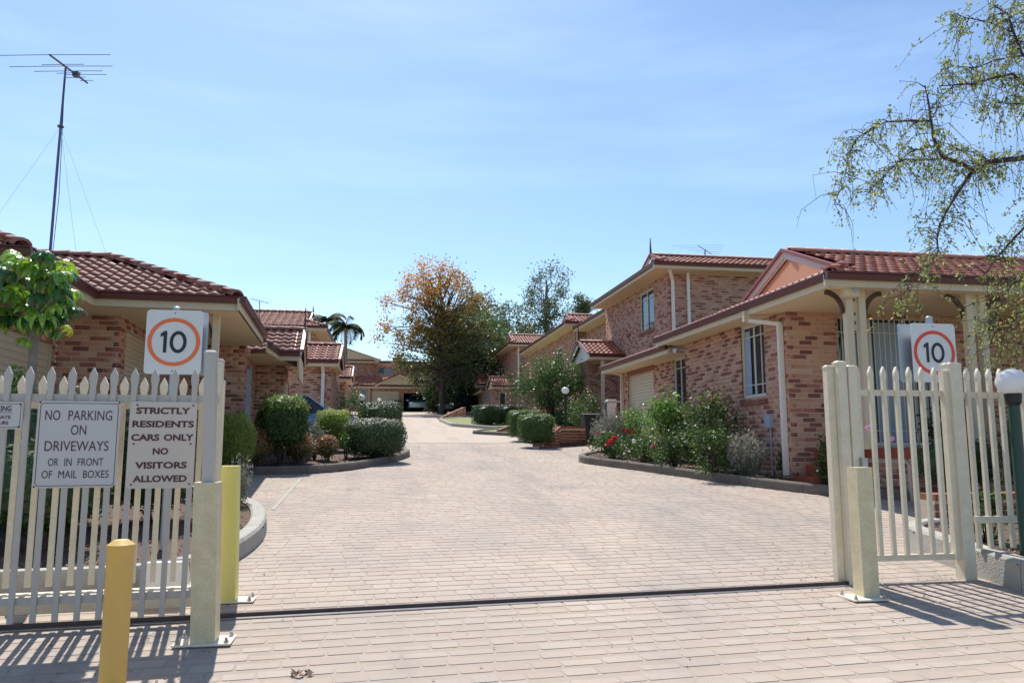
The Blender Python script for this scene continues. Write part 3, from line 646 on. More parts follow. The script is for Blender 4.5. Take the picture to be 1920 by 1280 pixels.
# eaves
EX=6.55; EY=10.28
h.eave((EX,17.75),(EX,EY),(-1,0),GT,fas=.1,ext=.0); h.eave((EX-.1,EY),(15,EY),(0,-1),GT,fas=.1)
h.soffit([(EX,EY),(15,EY),(15,FY),(WX,FY),(WX,17.75),(EX,17.75)],SOF)
EG=6.72; h.eave((EG,23.1),(EG,17.4),(-1,0),3.89,fas=.1); h.soffit([(EG,17.4),(GX+.1,17.4),(GX+.1,23.1),(EG,23.1)],3.68)
h.add('eave_end',MB().box(EG,8.5,23.08,23.1,3.68,3.87),'cream'); h.add('eave_end',MB().box(EX,7.3,17.73,17.76,3.84,4.05),'cream')
# roof
k=.40; zr=lambda d: 4.06+k*d
h.roof([(EX,EY,zr(0)),(15,EY,zr(0)),(15,12.38,zr(2.1)),(7.13,12.38,zr(2.1)),(7.13,10.86,zr(.58))])
h.roof([(EX,14.1,4.06),(EX,EY,4.06),(7.13,10.86,zr(.58)),(7.13,14.1,zr(.58))])
h.roof([(15,14.48,zr(0)),(7.13,14.48,zr(0)),(7.13,12.38,zr(2.1)),(15,12.38,zr(2.1))],tiles=False)
h.roof([(EX,17.75,4.05),(EX,13.5,4.05),(8.6,13.5,4.05+.385*2.05),(8.6,17.75,4.05+.385*2.05)])
h.roof([(EG,23.1,3.86),(EG,17.4,3.86),(8.7,17.4,3.86+.36*1.98),(8.7,23.1,3.86+.36*1.98)])
h.ridge((7.1,12.38,zr(2.1)+.03),(15,12.38,zr(2.1)+.03)); h.ridge((EX+.05,EY+.05,zr(0)+.03),(7.13,10.86,zr(.58)+.03))
h.gable((7.02,10.80,4.30),(7.02,12.38,4.95),(7.02,13.96,4.30),board=.13,out=(-1,0,0))
h.add('roof_vent',MB().lathe((11.2,12.4,zr(2.1)+.02),[(.16,0),(.2,.05),(.17,.1),(.06,.13)],10),'underlay')
# verandah posts with fret panels and brackets
def vposts(px1,px2,side):
    Xs=[PY(px1,620,10.55)[0],PY(px2,620,10.55)[0]]
    for X in Xs: h.add('verandah_post',MB().box(X-.055,X+.055,10.5,10.61,1.45,SOF),'cream')
    x0,x1=Xs[0]+.055,Xs[1]-.055; h.add('fret_panel',MB().box(x0,x1,10.545,10.565,3.25,SOF),'cream')
    for z in (3.72,3.5,3.36):
        c=(x0+x1)/2; h.add('fret_cutout',MB().prism([(c-.014,10.543,z+.03),(c,10.543,z+.02),(c+.014,10.543,z+.03),(c+.012,10.543,z),(c,10.543,z-.03),(c-.012,10.543,z)],(0,-.003,0)),'brown_wood')
    for sgn,X in ((-1,Xs[0]-.055),(1,Xs[1]+.055)):
        pts=[]; n=8
        for i in range(n+1): a=math.pi/2*i/n; pts.append((X+sgn*.30*(1-math.cos(a)),10.54,SOF-.34+.34*math.sin(a)))
        inn=[(X+sgn*(.05+.27*(1-math.cos(math.pi/2*i/n))),10.54,SOF-.38+.31*math.sin(math.pi/2*i/n)) for i in range(n,-1,-1)]
        mb=MB()
        for i in range(n): mb.prism([pts[i],pts[i+1],inn[n-1-i],inn[n-i]],(0,.035,0))
        h.add('bracket',mb,'brown_wood')
vposts(1592,1616,1); vposts(1817,1842,1)
Xl=PY(1594,546,10.4)[0]
sl=h.add('security_light',MB().box(Xl-.11,Xl+.12,10.36,10.5,3.74,3.93),'cream'); part('lens',MB().tube([(Xl+.06,10.36,3.86),(Xl+.06,10.33,3.86)],.05,12),'meter_grey',sl)
h.add('ceiling_light',MB().lathe((10.0,11.4,SOF-.1),[(.10,0),(.13,.04),(.13,.1)],12),'plastic_white')
# verandah floor and red steps
h.add('verandah_floor',MB().box(7.9,15,10.45,FY,1.30,1.45),'red_paint')
h.wall((7.9,10.55),(15,10.55),.55,1.30,zref=.55)
h.wall((7.95,12.4),(7.95,10.55),.55,1.30)
h.add('step',MB().box(7.0,7.94,11.75,12.4,.75,.98),'red_paint'); h.add('step',MB().box(7.25,7.945,11.95,12.42,.982,1.16),'red_paint'); h.add('step',MB().box(7.45,7.95,12.1,12.44,1.162,1.42),'red_paint')
# services
h.pipe([(EX-.04,12.95,3.92),(EX-.04,12.95,3.76)],.1,'cream'); h.pipe([(EX+.02,12.95,3.76),(WX-.06,12.62,3.66),(WX-.06,12.62,1.0)],.09,'white_paint')
h.pipe([(EG+.05,22.95,3.74),(GX-.06,22.75,3.62),(GX-.06,22.75,1.3)],.09,'cream')
p=PX(1447,789,WX); mt=h.add('meter_box',MB().box(WX-.10,WX-.0,p[1]-.1,p[1]+.1,p[2]-.12,p[2]+.12),'meter_grey'); part('conduit',MB().tube([(WX-.03,p[1],p[2]-.12),(WX-.03,p[1],.8)],.018,8),'meter_grey',mt)
h.finish()
# ================================================================ RIGHT TWO-STOREY HOUSES
def two_storey(label,gx,gy,z,wx,wy,y1,xe,near_k,wins,base,side_only=False,gab=True,group='two-storey houses on the right',roofrun=1.45,pitch=.38,bricks=True,fin=True):
    hh=House('brick_house',label,((wx+xe)/2,(wy+y1)/2,gz(wx,wy)),near=False,group=group,brick='brick_pink')
    sof=z-.21; a,b=(wx,y1),(wx,wy); sy=lambda y:y1-y
    hh.wall(a,b,base,sof,[(sy(y0_),sy(y1_),za,zb) for y0_,y1_,za,zb in wins],bricks=bricks,zref=base)
    for y0_,y1_,za,zb in wins: hh.window(a,b,sy(y0_),sy(y1_),za,zb,nv=2,nh=(zb-za-.3,),sill=True)
    hh.wall((wx,wy),(xe,wy),base,sof,bricks=bricks,zref=base)
    hh.eave((gx,y1),(gx,gy),(-1,0),z,fas=.1); hh.eave((gx-.1,gy),(xe,gy),(0,-1),z,fas=.1)
    hh.soffit([(gx,gy),(xe,gy),(xe,wy),(wx,wy),(wx,y1),(gx,y1)],sof)
    e=.45; zz=lambda d:z-.02+pitch*d
    hh.roof([(gx,gy,zz(0)),(xe,gy,zz(0)),(xe,gy+roofrun,zz(roofrun)),(gx+e,gy+roofrun,zz(roofrun)),(gx+e,gy+e,zz(e))])
    hh.roof([(gx,y1,zz(0)),(gx,gy,zz(0)),(gx+e,gy+e,zz(e)),(gx+e,y1,zz(e))])
    hh.roof([(xe,gy+2*roofrun,zz(0)),(gx+e,gy+2*roofrun,zz(0)),(gx+e,gy+roofrun,zz(roofrun)),(xe,gy+roofrun,zz(roofrun))],tiles=False)
    hh.roof([(gx+e,y1,zz(e)),(gx+e,gy+roofrun,zz(e)),(gx+3.2,gy+roofrun,zz(2.2)-.35),(gx+3.2,y1,zz(2.2)-.35)],tiles=False)
    hh.ridge((gx+e-.05,gy+roofrun,zz(roofrun)+.03),(xe,gy+roofrun,zz(roofrun)+.03)); hh.ridge((gx+.05,gy+.05,zz(0)+.03),(gx+e,gy+e,zz(e)+.03))
    if gab: hh.gable((gx+e-.08,gy+e,zz(e)+.03),(gx+e-.08,gy+roofrun,zz(roofrun)+.06),(gx+e-.08,gy+2*roofrun-e,zz(e)+.03),board=.14,out=(-1,0,0))
    if fin: finial(hh,(gx+e-.1,gy+roofrun,zz(roofrun)-.1),.75)
    return hh
g2=PX(1230,490,8.6); e2=PX(1115,567,8.6); GY2,GZ2=g2[1],g2[2]
wy=lambda x,X=9.2: PX(x,560,X)[1]
H2=two_storey('two-storey red brick house with roof spire above the near garage',8.6,GY2,GZ2,9.2,GY2+.6,e2[1]+.4,17.5,0,[(wy(1182),wy(1174),5.75,6.85),(wy(1199),wy(1226),5.55,6.95)],1.2)
H2.pipe([(9.05,GY2+.05,GZ2-.1),(9.35,GY2+.52,GZ2-.5),(9.35,GY2+.52,3.6)],.1); H2.pipe([(9.9,GY2+.54,GZ2-.2),(9.9,GY2+.54,3.6)],.1)
# porch of that house: gabled hood on a post
def porch(hh,y0,z0,x0,x1,run,pitch,facing,panel='salmon',board='white_paint',fin_h=0,post=None,tiles=True,soff=True,sidez=None):
    """small gable roof with ridge across the row; slope faces the street end; gable end at x0 facing `facing` (-1/+1)"""
    zz=lambda d:z0-.02+pitch*d; o=facing*.0
    A=(min(x0,x1),max(x0,x1))
    hh.roof([(A[0],y0,zz(0)),(A[1],y0,zz(0)),(A[1],y0+run,zz(run)),(A[0],y0+run,zz(run))],tiles=tiles)
    hh.roof([(A[1],y0+2*run,zz(0)),(A[0],y0+2*run,zz(0)),(A[0],y0+run,zz(run)),(A[1],y0+run,zz(run))],tiles=False)
    hh.eave((A[0],y0),(A[1],y0),(0,-1),z0,fas=.1)
    if soff: hh.soffit([(A[0],y0),(A[1],y0),(A[1],y0+2*run),(A[0],y0+2*run)],z0-.21)
    hh.gable((x0,y0,zz(0)+.03),(x0,y0+run,zz(run)+.05),(x0,y0+2*run,zz(0)+.03),board=.16,out=(facing,0,0),panel=panel,bm=board)
    hh.add('gable_base',MB().box(min(x0-facing*.14,x0-facing*.1),max(x0-facing*.14,x0-facing*.1),y0,y0+2*run,z0-.22,z0+.02),panel)
    hh.ridge((A[0],y0+run,zz(run)+.03),(A[1],y0+run,zz(run)+.03))
    if fin_h: finial(hh,(x0+facing*.03,y0+run,zz(run)-.15),fin_h)
    if post: hh.add('porch_post',MB().box(post[0]-.06,post[0]+.06,post[1]-.06,post[1]+.06,post[2],z0-.21),'cream')
pa_=PX(1105,663,7.75); py0=pa_[1]; pz0=pa_[2]
porch(H2,py0,pz0,7.75,9.3,1.55,.42,-1,panel='white_paint',fin_h=.9,post=(PY(1130,700,py0+.25)[0],py0+.25,1.5))
H2.wall((7.9,py0+1.0),(7.9,py0+.9),1.4,pz0-.2,bricks=False)
H2.wall((7.95,py0+4.2),(7.95,py0+1.2),1.4,pz0-.21); H2.wall((7.95,py0+1.2),(9.2,py0+1.2),1.4,pz0-.21)
H2.wall((9.2,GY2+9.),(9.2,GY2+.6),.9,1.3,bricks=False)
H2.finish()
g3=PX(1062,602,8.8)
H2b=two_storey('recessed two-storey brick wing between the spired house and the next',9.3,e2[1]+.45,GZ2-.12,9.9,e2[1]+.6,g3[1]+.4,14,0,[(PX(1120,600,9.9)[1],PX(1110,600,9.9)[1]-.9,5.2,6.7),(PX(1153,600,9.9)[1],PX(1147,600,9.9)[1]-.5,5.2,6.8)],1.6,gab=False,fin=False); H2b.finish()
H3=two_storey('two-storey brick house above the green crepe myrtle tree',8.8,g3[1],g3[2],9.4,g3[1]+.6,49.5,15,0,[(PX(1053,660,9.4)[1]+1.3,PX(1053,660,9.4)[1],5.1,6.7)],2.0,fin=False)
H3.pipe([(9.5,g3[1]+.5,g3[2]-.2),(9.5,g3[1]+.5,4.2)],.1); H3.finish()
g4=PX(955,642,8.3)
H4=two_storey('two-storey brick house with small gabled porches behind the long clipped hedge',8.3,g4[1],g4[2],8.9,g4[1]+.6,66,14.5,0,[(PX(935,690,8.9)[1],PX(945,690,8.9)[1],6.3,7.7),(PX(908,690,8.9)[1],PX(912,690,8.9)[1],6.3,7.8)],2.6,roofrun=2.2,fin=False)
H4.pipe([(9.02,g4[1]+.5,g4[2]-.1),(9.02,g4[1]+.5,5.3)],.1)
q=PX(923,722,7.2); porch(H4,q[1],q[2],7.2,9.0,1.6,.42,-1,panel='soffit',board='barge',fin_h=.7)
H4.wall((7.3,q[1]+9),(7.3,q[1]+.7),2.6,q[2]-.2,[(1.0,2.2,3.2,5.1),(3.4,4.4,3.2,5.1),(6.2,7.2,3.2,5.1)]); H4.wall((7.3,q[1]+.7),(9.0,q[1]+.7),2.6,q[2]-.2,[(.5,.95,3.1,5.0)])
for s0,s1 in ((1.0,2.2),(3.4,4.4),(6.2,7.2)): H4.window((7.3,q[1]+9),(7.3,q[1]+.7),s0,s1,3.2,5.1,sill=False)
H4.window((7.3,q[1]+.7),(9.0,q[1]+.7),.5,.95,3.1,5.0,sill=False)
q2=PX(905,722,6.9); porch(H4,q2[1]+4,q2[2]+.4,6.9,9.0,1.6,.42,-1,panel='white_paint',board='white_paint')
H4.eave((6.85,q[1]+9),(6.85,q[1]+3.3),(-1,0),q[2],fas=.1); H4.soffit([(6.85,q[1]+3.3),(7.35,q[1]+3.3),(7.35,q[1]+9),(6.85,q[1]+9)],q[2]-.2)
H4.finish()
# ================================================================ LEFT NEAR HOUSE (turned a few degrees, like the gate)
C1=PY(450,557,12.5); GL=C1[2]
def LP(u,v): p=V(C1[0],C1[1],0)+TD*u+TN*v; return (p[0],p[1])
def L3(u,v,z): p=LP(u,v); return (p[0],p[1],z)
tx,ty=(TD[0],TD[1]),(TN[0],TN[1]); mx_=(-TD[0],-TD[1]); my_=(-TN[0],-TN[1])
hl=House('brick_house','single-storey brown brick house with garage wing and roller door on the left',(LP(-4,4)[0],LP(-4,4)[1],gz(0,14)),tile='tile_brown')
SL=GL-.225
uv=lambda x,y,Y: ((lambda p: ((p[0]-C1[0])*TD[0]+(p[1]-C1[1])*TD[1]))(PY(x,y,Y)))
# wing with roller door, facing the drive
UW=-2.85; UP1=-1.93; VP=.85; UG=-2.12
vf=-1.0
while proj(L3(UG,vf,GL))[0]>47: vf-=.02
wf=vf+.62
a,b=LP(UW,wf),LP(UW,VP); hl.wall(a,b,.6,SL,[(.35,VP-wf-.12,.6,3.12)],zref=.6); hl.shutter(a,b,.35,VP-wf-.12,.7,3.12,pitch=.1)
hl.wall(LP(-7,wf),LP(UW,wf),.5,SL)
a,b=LP(UW,VP),LP(UP1,VP); hl.wall(a,b,.6,SL,zref=.6)
a,b=LP(UP1,VP),LP(UP1,4.45); hl.wall(a,b,.6,SL,[(.35,3.3,1.7,3.42)],zref=.6); hl.shutter(a,b,.35,3.3,2.35,3.42,pitch=.08,name='roller_shutter',inset=.05); hl.window(a,b,.35,3.3,1.7,2.35,nv=2,sill=False)
uB=-.36; a,b=LP(UP1,4.45),LP(uB,4.45); hl.wall(a,b,.7,SL,zref=.6)
a,b=LP(uB,4.45),LP(uB,6.7); hl.wall(a,b,.7,SL,[(.35,1.5,1.35,3.3)],zref=.6); hl.window(a,b,.35,1.5,1.9,3.3,sill=False,inset=.03,curtain=[(.1,1.05)]); hl.shutter(a,b,.35,1.5,1.35,1.9,name='louvre')
uC=uv(532,720,C1[1]+6.75); a,b=LP(uB,6.7),LP(uC,6.7); hl.wall(a,b,.7,3.42,zref=.6)
a,b=LP(uC,6.7),LP(uC,9.6); hl.wall(a,b,.7,3.42,[(.4,2.1,1.6,3.1)],zref=.6); hl.shutter(a,b,.4,2.1,1.6,3.1,name='roller_shutter',inset=.03)
# eaves
hl.eave(LP(UG,0),LP(.0,0),my_,GL,fas=.11,ext=.0); hl.eave(LP(UG,vf),LP(UG,.0),tx,GL,fas=.11); hl.eave(LP(-8,vf),LP(UG+.1,vf),my_,GL,fas=.11)
hl.eave(LP(0,-.1),LP(0,4.1),tx,GL,fas=.11)
GB=3.62; hl.eave(LP(.12,3.9),LP(.25,5.45),tx,GB,fas=.1)
hl.soffit([LP(UG,0),LP(0,0),LP(0,4.1),LP(0,4.45),LP(UP1,4.45),LP(UP1,VP),LP(UG,VP)],SL); hl.soffit([LP(UW,vf),LP(UG,vf),LP(UG,VP),LP(UW,VP)],SL+.001); hl.soffit([LP(-8,vf),LP(UW,vf),LP(UW,wf),LP(-8,wf)],SL+.002)
hl.soffit([LP(uB,4.45),LP(.2,4.3),LP(.3,5.45),LP(.55,6.7),LP(uB,6.7)],GB-.22)
# roof
kl=.42; zl=lambda d: GL-.02+kl*d
hl.roof([L3(UG,0,zl(0)),L3(0,0,zl(0)),L3(-2.6,2.6,zl(2.6)),L3(-4.72,2.6,zl(2.6))])
hl.roof([L3(0,0,zl(0)),L3(0,5.2,zl(0)),L3(-2.6,2.6,zl(2.6))])
hl.roof([L3(UG,vf,zl(0)),L3(UG,0,zl(0)),L3(-4.72,2.6,zl(2.6)),L3(-4.72,vf+2.6,zl(2.6))])
hl.roof([L3(-8,vf,zl(0)),L3(UG,vf,zl(0)),L3(-4.72,vf+2.6,zl(2.6)),L3(-8,vf+2.6,zl(2.6))])
hl.roof([L3(0,5.2,zl(0)),L3(-7.3,5.2,zl(0)),L3(-4.72,2.6,zl(2.6)),L3(-2.6,2.6,zl(2.6))],tiles=False)
hl.ridge(L3(-.05,.05,zl(0)+.04),L3(-2.6,2.6,zl(2.6)+.04)); hl.ridge(L3(UG-.05,vf+.05,zl(0)+.04),L3(-4.72,vf+2.6,zl(2.6)+.04)); hl.ridge(L3(-2.6,2.6,zl(2.6)+.04),L3(-4.72,2.6,zl(2.6)+.04)); hl.ridge(L3(-4.72,vf+2.6,zl(2.6)+.04),L3(-4.72,2.6,zl(2.6)+.04))
# porch gable (faces the drive) with spire
def porchL(hh,u0,u1,v0,z0,run,pitch,panel='soffit',fin_h=.6):
    zz=lambda d:z0-.02+pitch*d
    hh.roof([L3(u0,v0,zz(0)),L3(u1,v0,zz(0)),L3(u1,v0+run,zz(run)),L3(u0,v0+run,zz(run))])
    hh.roof([L3(u1,v0+2*run,zz(0)),L3(u0,v0+2*run,zz(0)),L3(u0,v0+run,zz(run)),L3(u1,v0+run,zz(run))],tiles=False)
    hh.eave(LP(u0,v0),LP(u1,v0),my_,z0,fas=.1)
    hh.gable(L3(u1,v0,zz(0)+.03),L3(u1,v0+run,zz(run)+.05),L3(u1,v0+2*run,zz(0)+.03),board=.15,out=(*tx,0),panel=panel,bm='barge')
    q=[L3(u1-.03,v0,z0),L3(u1-.03,v0+2*run,z0),L3(u1-.03,v0+2*run,z0-.55),L3(u1-.03,v0+run*.4,z0-.55)]; hh.add('gable_base',MB().prism(q,(-.04*TD[0],-.04*TD[1],0)),panel)
    hh.ridge(L3(u0,v0+run,zz(run)+.03),L3(u1,v0+run,zz(run)+.03))
    if fin_h: finial(hh,L3(u1+.03,v0+run,zz(run)-.35),fin_h+.35,.03)
pL=PD(527,658,17.4); vL=(pL[0]-C1[0])*TN[0]+(pL[1]-C1[1])*TN[1]; uL=(pL[0]-C1[0])*TD[0]+(pL[1]-C1[1])*TD[1]; u2=uL+.42
porchL(hl,uL-1.5,u2,vL,pL[2],1.55,.45)
# verandah post with bracket
Xp=PY(404,650,12.95); pu=(Xp[0]-C1[0])*TD[0]+(Xp[1]-C1[1])*TD[1]; hl.add('verandah_post',MB().box(Xp[0]-.05,Xp[0]+.05,12.9,13.0,.8,SL),'cream')
mb=MB(); n=8
for i in range(n):
    f=lambda i,r,o:(Xp[0]-.05-o-r*(1-math.cos(math.pi/2*i/n)),12.93,SL-.38+.36*math.sin(math.pi/2*i/n))
    mb.prism([f(i,.22,0),f(i+1,.22,0),f(i+1,.20,.045),f(i,.20,.045)],(0,.035,0))
hl.add('bracket',mb,'brown_wood')
hl.finish()
# tv antenna on its tall mast, guyed
mbase=L3(-4.35,2.5,zl(2.45)); D=(np.array(mbase)-CC)@FW; B0=PD(94,470,D); T1=PD(123,128,D)
ant=thing('tv_antenna','tall guyed television antenna mast on the left house roof','antenna',B0-V(0,0,.35))
part('mast',MB().tube([B0-V(0,0,.35),B0+(T1-B0)*.5,T1],[.026,.024,.018],8),'mast',ant)
f0,f1=PD(93,103,D-.6),PD(164,156,D+.7); bm=part('boom',MB().tube([f0,f1],.018,6),'antenna',ant)
dirb=(f1-f0); 
for t_,x0,x1 in ((.0,0-40,207),(.32,78,157),(.38,18,211),(.55,64,192),(.62,106,152),(.68,120,200),(.78,119,160),(.9,150,175)):
    c=f0+dirb*t_; px,py,dz=proj(c); part('element',MB().tube([PD(x0,py+(2 if x0<0 else 1),dz),c,PD(x1,py-0,dz)],.006,5),'antenna',bm)
part('balun_box',MB().obox(f0+dirb*.66-V(.04,.04,.05),(.1,0,0),(0,.1,0),(0,0,.09)),'antenna',bm)
G0=B0+(T1-B0)*.68; part('guy_ring',MB().lathe(G0,[(.045,-.02),(.06,0),(.045,.02)],8),'antenna',ant)
for gx_,gy_,dd in ((-90,500,-1.5),(148,478,.6),(216,490,-1.2)): part('guy_wire',MB().tube([G0,PD(gx_,gy_,D+dd)-V(0,0,.25)],.0022,4),'wire',ant)
part('cable',MB().tube([T1-V(0,0,.2),G0+V(.03,0,0),B0+(T1-B0)*.3+V(.07,0,0),B0+V(.04,0,-.2)],.006,4),'black',ant)
# ================================================================ LEFT ROW BEYOND
hl2=House('brick_house','small gabled brick house with white downpipe behind the clipped hedges on the left',(PD(590,760,27.5)[0],PD(590,760,27.5)[1],gz(0,28)),near=False)
A=PD(573,674,26.6); Bx=PD(634,674,26.6)[0]
porch(hl2,A[1],A[2],Bx,A[0]-2.2,1.75,.42,+1,panel='soffit',board='barge')
wY=A[1]+.55; x0,x1=PY(552,720,wY)[0]-1.5,PY(620,720,wY)[0]; hl2.wall((x0,wY),(x1,wY),1.3,A[2]-.2); hl2.wall((x1,wY),(x1,wY+5),1.3,A[2]-.2)
X=PY(606,700,wY-.08)[0]; hl2.pipe([(X,A[1]-.02,A[2]-.1),(X,wY-.08,A[2]-.4),(X,wY-.08,1.5)],.11)
finial(hl2,(PY(568,640,A[1]+1.0)[0],A[1]+1.0,A[2]+.0),.9,.05)
hl2.finish()
# two-storey left
c=PD(610,611,38.5)
hl3=House('brick_house','two-storey brick house with tiled hip roof and small antenna on the left',(c[0]-3,c[1]+3,gz(0,40)),near=False)
gx,gy,z=c; zz=lambda d:z-.02+.40*d; xl=gx-9
hl3.wall((xl,gy+.6),(gx-.6,gy+.6),2.2,z-.21); hl3.wall((gx-.6,gy+.6),(gx-.6,gy+9),2.2,z-.21)
hl3.eave((xl,gy),(gx+.1,gy),(0,-1),z,fas=.1); hl3.eave((gx,gy),(gx,gy+9.2),(1,0),z,fas=.1); hl3.soffit([(xl,gy),(gx,gy),(gx,gy+9.2),(gx-.6,gy+9.2),(gx-.6,gy+.6),(xl,gy+.6)],z-.21)
e=1.0; rr=2.8
hl3.roof([(xl,gy,zz(0)),(gx,gy,zz(0)),(gx-e,gy+e,zz(e)),(gx-e,gy+rr,zz(rr)),(xl,gy+rr,zz(rr))]); hl3.roof([(gx,gy,zz(0)),(gx,gy+2*rr,zz(0)),(gx-e,gy+2*rr-e,zz(e)),(gx-e,gy+e,zz(e))]); hl3.roof([(gx-e,gy+2*rr,zz(0)),(xl,gy+2*rr,zz(0)),(xl,gy+rr,zz(rr)),(gx-e,gy+rr,zz(rr))],tiles=False)
hl3.gable((gx-e+.08,gy+e,zz(e)),(gx-e+.08,gy+rr,zz(rr)+.05),(gx-e+.08,gy+2*rr-e,zz(e)),board=.18,out=(1,0,0),panel='soffit'); hl3.ridge((xl,gy+rr,zz(rr)+.03),(gx-e,gy+rr,zz(rr)+.03)); hl3.ridge((gx-.05,gy+.05,zz(0)+.03),(gx-e,gy+e,zz(e)+.03)); finial(hl3,(gx-e+.12,gy+rr,zz(rr)-.2),.6,.05)
X=PY(580,640,gy+.5)[0]; hl3.pipe([(X,gy+.5,z-.2),(X,gy+.5,4.)],.12); hl3.finish()
def small_antenna(x,y0,y1,Dp,label):
    b,t_=PD(x,y0,Dp),PD(x+1,y1,Dp); a=thing('tv_antenna',label,'antenna',b,'roof antennas')
    part('mast',MB().tube([b-V(0,0,.3),t_],.022,6),'antenna',a); bm=part('boom',MB().tube([t_+V(-.4,-.3,.06),t_+V(.4,.35,-.06)],.012,5),'antenna',a)
    for k in range(5): c_=t_+V(-.4+.2*k,-.3+.16*k,.06-.03*k); w=.9-.15*k; part('element',MB().tube([c_+V(-w,.25*w,0),c_+V(w,-.25*w,0)],.0045,4),'wire',bm)
small_antenna(486,600,564,39.5,'small television antenna on the tiled roof of the left two-storey house')
small_antenna(1321,480,468,27.5,'small television antenna just showing above the right two-storey roof ridge')
# porch further up on the left
hl4=House('brick_house','far brick porch with small tiled gable beside the round garden lamps',(PD(645,760,44)[0],PD(645,760,44)[1],gz(0,45)),near=False)
A=PD(632,706,43.5); Bx=PD(659,706,43.5)[0]; porch(hl4,A[1],A[2],Bx,A[0]-1.5,1.7,.42,+1,panel='soffit',board='barge'); wY=A[1]+1.2; x1=PY(648,730,wY)[0]; hl4.wall((x1-3,wY),(x1,wY),2.4,A[2]-.2); hl4.wall((x1,wY),(x1,wY+8),2.4,A[2]-.2,[(1.,3.,3.4,5.0)]); hl4.window((x1,wY),(x1,wY+8),1.,3.,3.4,5.0,sill=False,curtain=[(.2,1.8)]); X=PY(634,720,A[1]+.2)[0]; hl4.add('porch_post',MB().box(X-.07,X+.07,A[1]+.15,A[1]+.29,2.6,A[2]-.2),'white_paint'); hl4.finish()
# ================================================================ FAR HOUSE ACROSS THE END
FYY=67.; fg=gz(0,FYY)
hf=House('brick_house','two-storey brick house with twin garages closing the end of the driveway',(PY(740,760,FYY)[0],FYY+3,fg),near=False)
fx=lambda x,y=740,Y=FYY: PY(x,y,Y)[0]; fz=lambda y,Y=FYY,x=720: PY(x,y,Y)[2]
def fwall(x0,x1,y0,y1,Y,op=()): hf.wall((fx(x0,Y=Y),Y),(fx(x1,Y=Y),Y),fz(y1,Y),fz(y0,Y),[(fx(a,Y=Y)-fx(x0,Y=Y),fx(b,Y=Y)-fx(x0,Y=Y),fz(d,Y),fz(c_,Y)) for a,b,c_,d in op],bricks=True)
fwall(600,698,676,724,FYY+2.2,[(660,668,680,698)]); fwall(698,850,676,724,FYY+3.4,[(705,736,688,702)])
hf.window((fx(600,Y=FYY+2.2),FYY+2.2),(fx(698,Y=FYY+2.2),FYY+2.2),fx(660,Y=FYY+2.2)-fx(600,Y=FYY+2.2),fx(668,Y=FYY+2.2)-fx(600,Y=FYY+2.2),fz(698,FYY+2.2),fz(680,FYY+2.2),sill=False,curtain=[(.05,.3)])
Y=FYY+3.4; hf.window((fx(698,Y=Y),Y),(fx(850,Y=Y),Y),fx(705,Y=Y)-fx(698,Y=Y),fx(736,Y=Y)-fx(698,Y=Y),fz(702,Y),fz(688,Y),nv=2,sill=False,curtain=[(.75,1.4)])
fwall(640,850,724,772,FYY,[(676,688,729,772),(697,747,733,772),(757,800,736,772)])
hf.shutter((fx(640),FYY),(fx(850),FYY),fx(697)-fx(640),fx(747)-fx(640),fg,fz(733),pitch=.25)
hf.window((fx(640),FYY),(fx(850),FYY),fx(676)-fx(640),fx(688)-fx(640),fg+.1,fz(729),sill=False)
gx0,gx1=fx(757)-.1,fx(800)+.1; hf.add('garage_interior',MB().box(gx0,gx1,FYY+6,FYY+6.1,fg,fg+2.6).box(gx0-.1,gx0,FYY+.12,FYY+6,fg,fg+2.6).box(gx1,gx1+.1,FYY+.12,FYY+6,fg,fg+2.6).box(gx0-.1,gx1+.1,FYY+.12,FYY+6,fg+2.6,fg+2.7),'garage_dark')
hf.add('garage_cupboard',MB().box(fx(768,Y=FYY+5.8),fx(780,Y=FYY+5.8),FYY+5.5,FYY+5.9,fg+1.3,fg+2.0),'white_paint')
z1=fz(722,FYY-.6); hf.eave((fx(662),FYY-.6),(fx(860),FYY-.6),(0,-1),z1,fas=.15); hf.soffit([(fx(662),FYY-.6),(fx(860),FYY-.6),(fx(860),FYY),(fx(662),FYY)],z1-.25)
hf.roof([(fx(662),FYY-.6,z1),(fx(860),FYY-.6,z1),(fx(860),FYY+2.3,z1+1.0),(fx(662),FYY+2.3,z1+1.0)])
p0,p1,pa_=fx(703),fx(795),fx(750); hf.gable((p0,FYY-.75,z1+.05),(pa_,FYY-.75,fz(702)),(p1,FYY-.75,z1+.05),board=.2,out=(0,-1,0),panel='soffit',bm='cream')
za=fz(702); hf.roof([(p0,FYY+2.2,z1+.05),(p0,FYY-.7,z1+.05),(pa_,FYY-.7,za+.05),(pa_,FYY+2.2,za+.05)]); hf.roof([(p1,FYY-.7,z1+.05),(p1,FYY+2.2,z1+.05),(pa_,FYY+2.2,za+.05),(pa_,FYY-.7,za+.05)])
Y=FYY+1.6; z2=fz(675,Y); hf.eave((fx(590,Y=Y),Y),(fx(708,Y=Y),Y),(0,-1),z2,fas=.15); Y3=FYY+2.9; hf.eave((fx(700,Y=Y3),Y3),(fx(850,Y=Y3),Y3),(0,-1),z2,fas=.15)
hf.roof([(fx(590,Y=Y),Y,z2),(fx(710,Y=Y),Y,z2),(fx(850,Y=Y),Y,z2),(fx(850,Y=Y),Y+3.2,z2+1.0),(fx(590,Y=Y),Y+3.2,z2+1.0)])
hf.gable((fx(585,Y=Y),Y-.1,z2),(fx(648,Y=Y),Y-.1,fz(655,Y)),(fx(711,Y=Y),Y-.1,z2),board=.2,out=(0,-1,0),panel='soffit',bm='cream'); za=fz(655,Y)
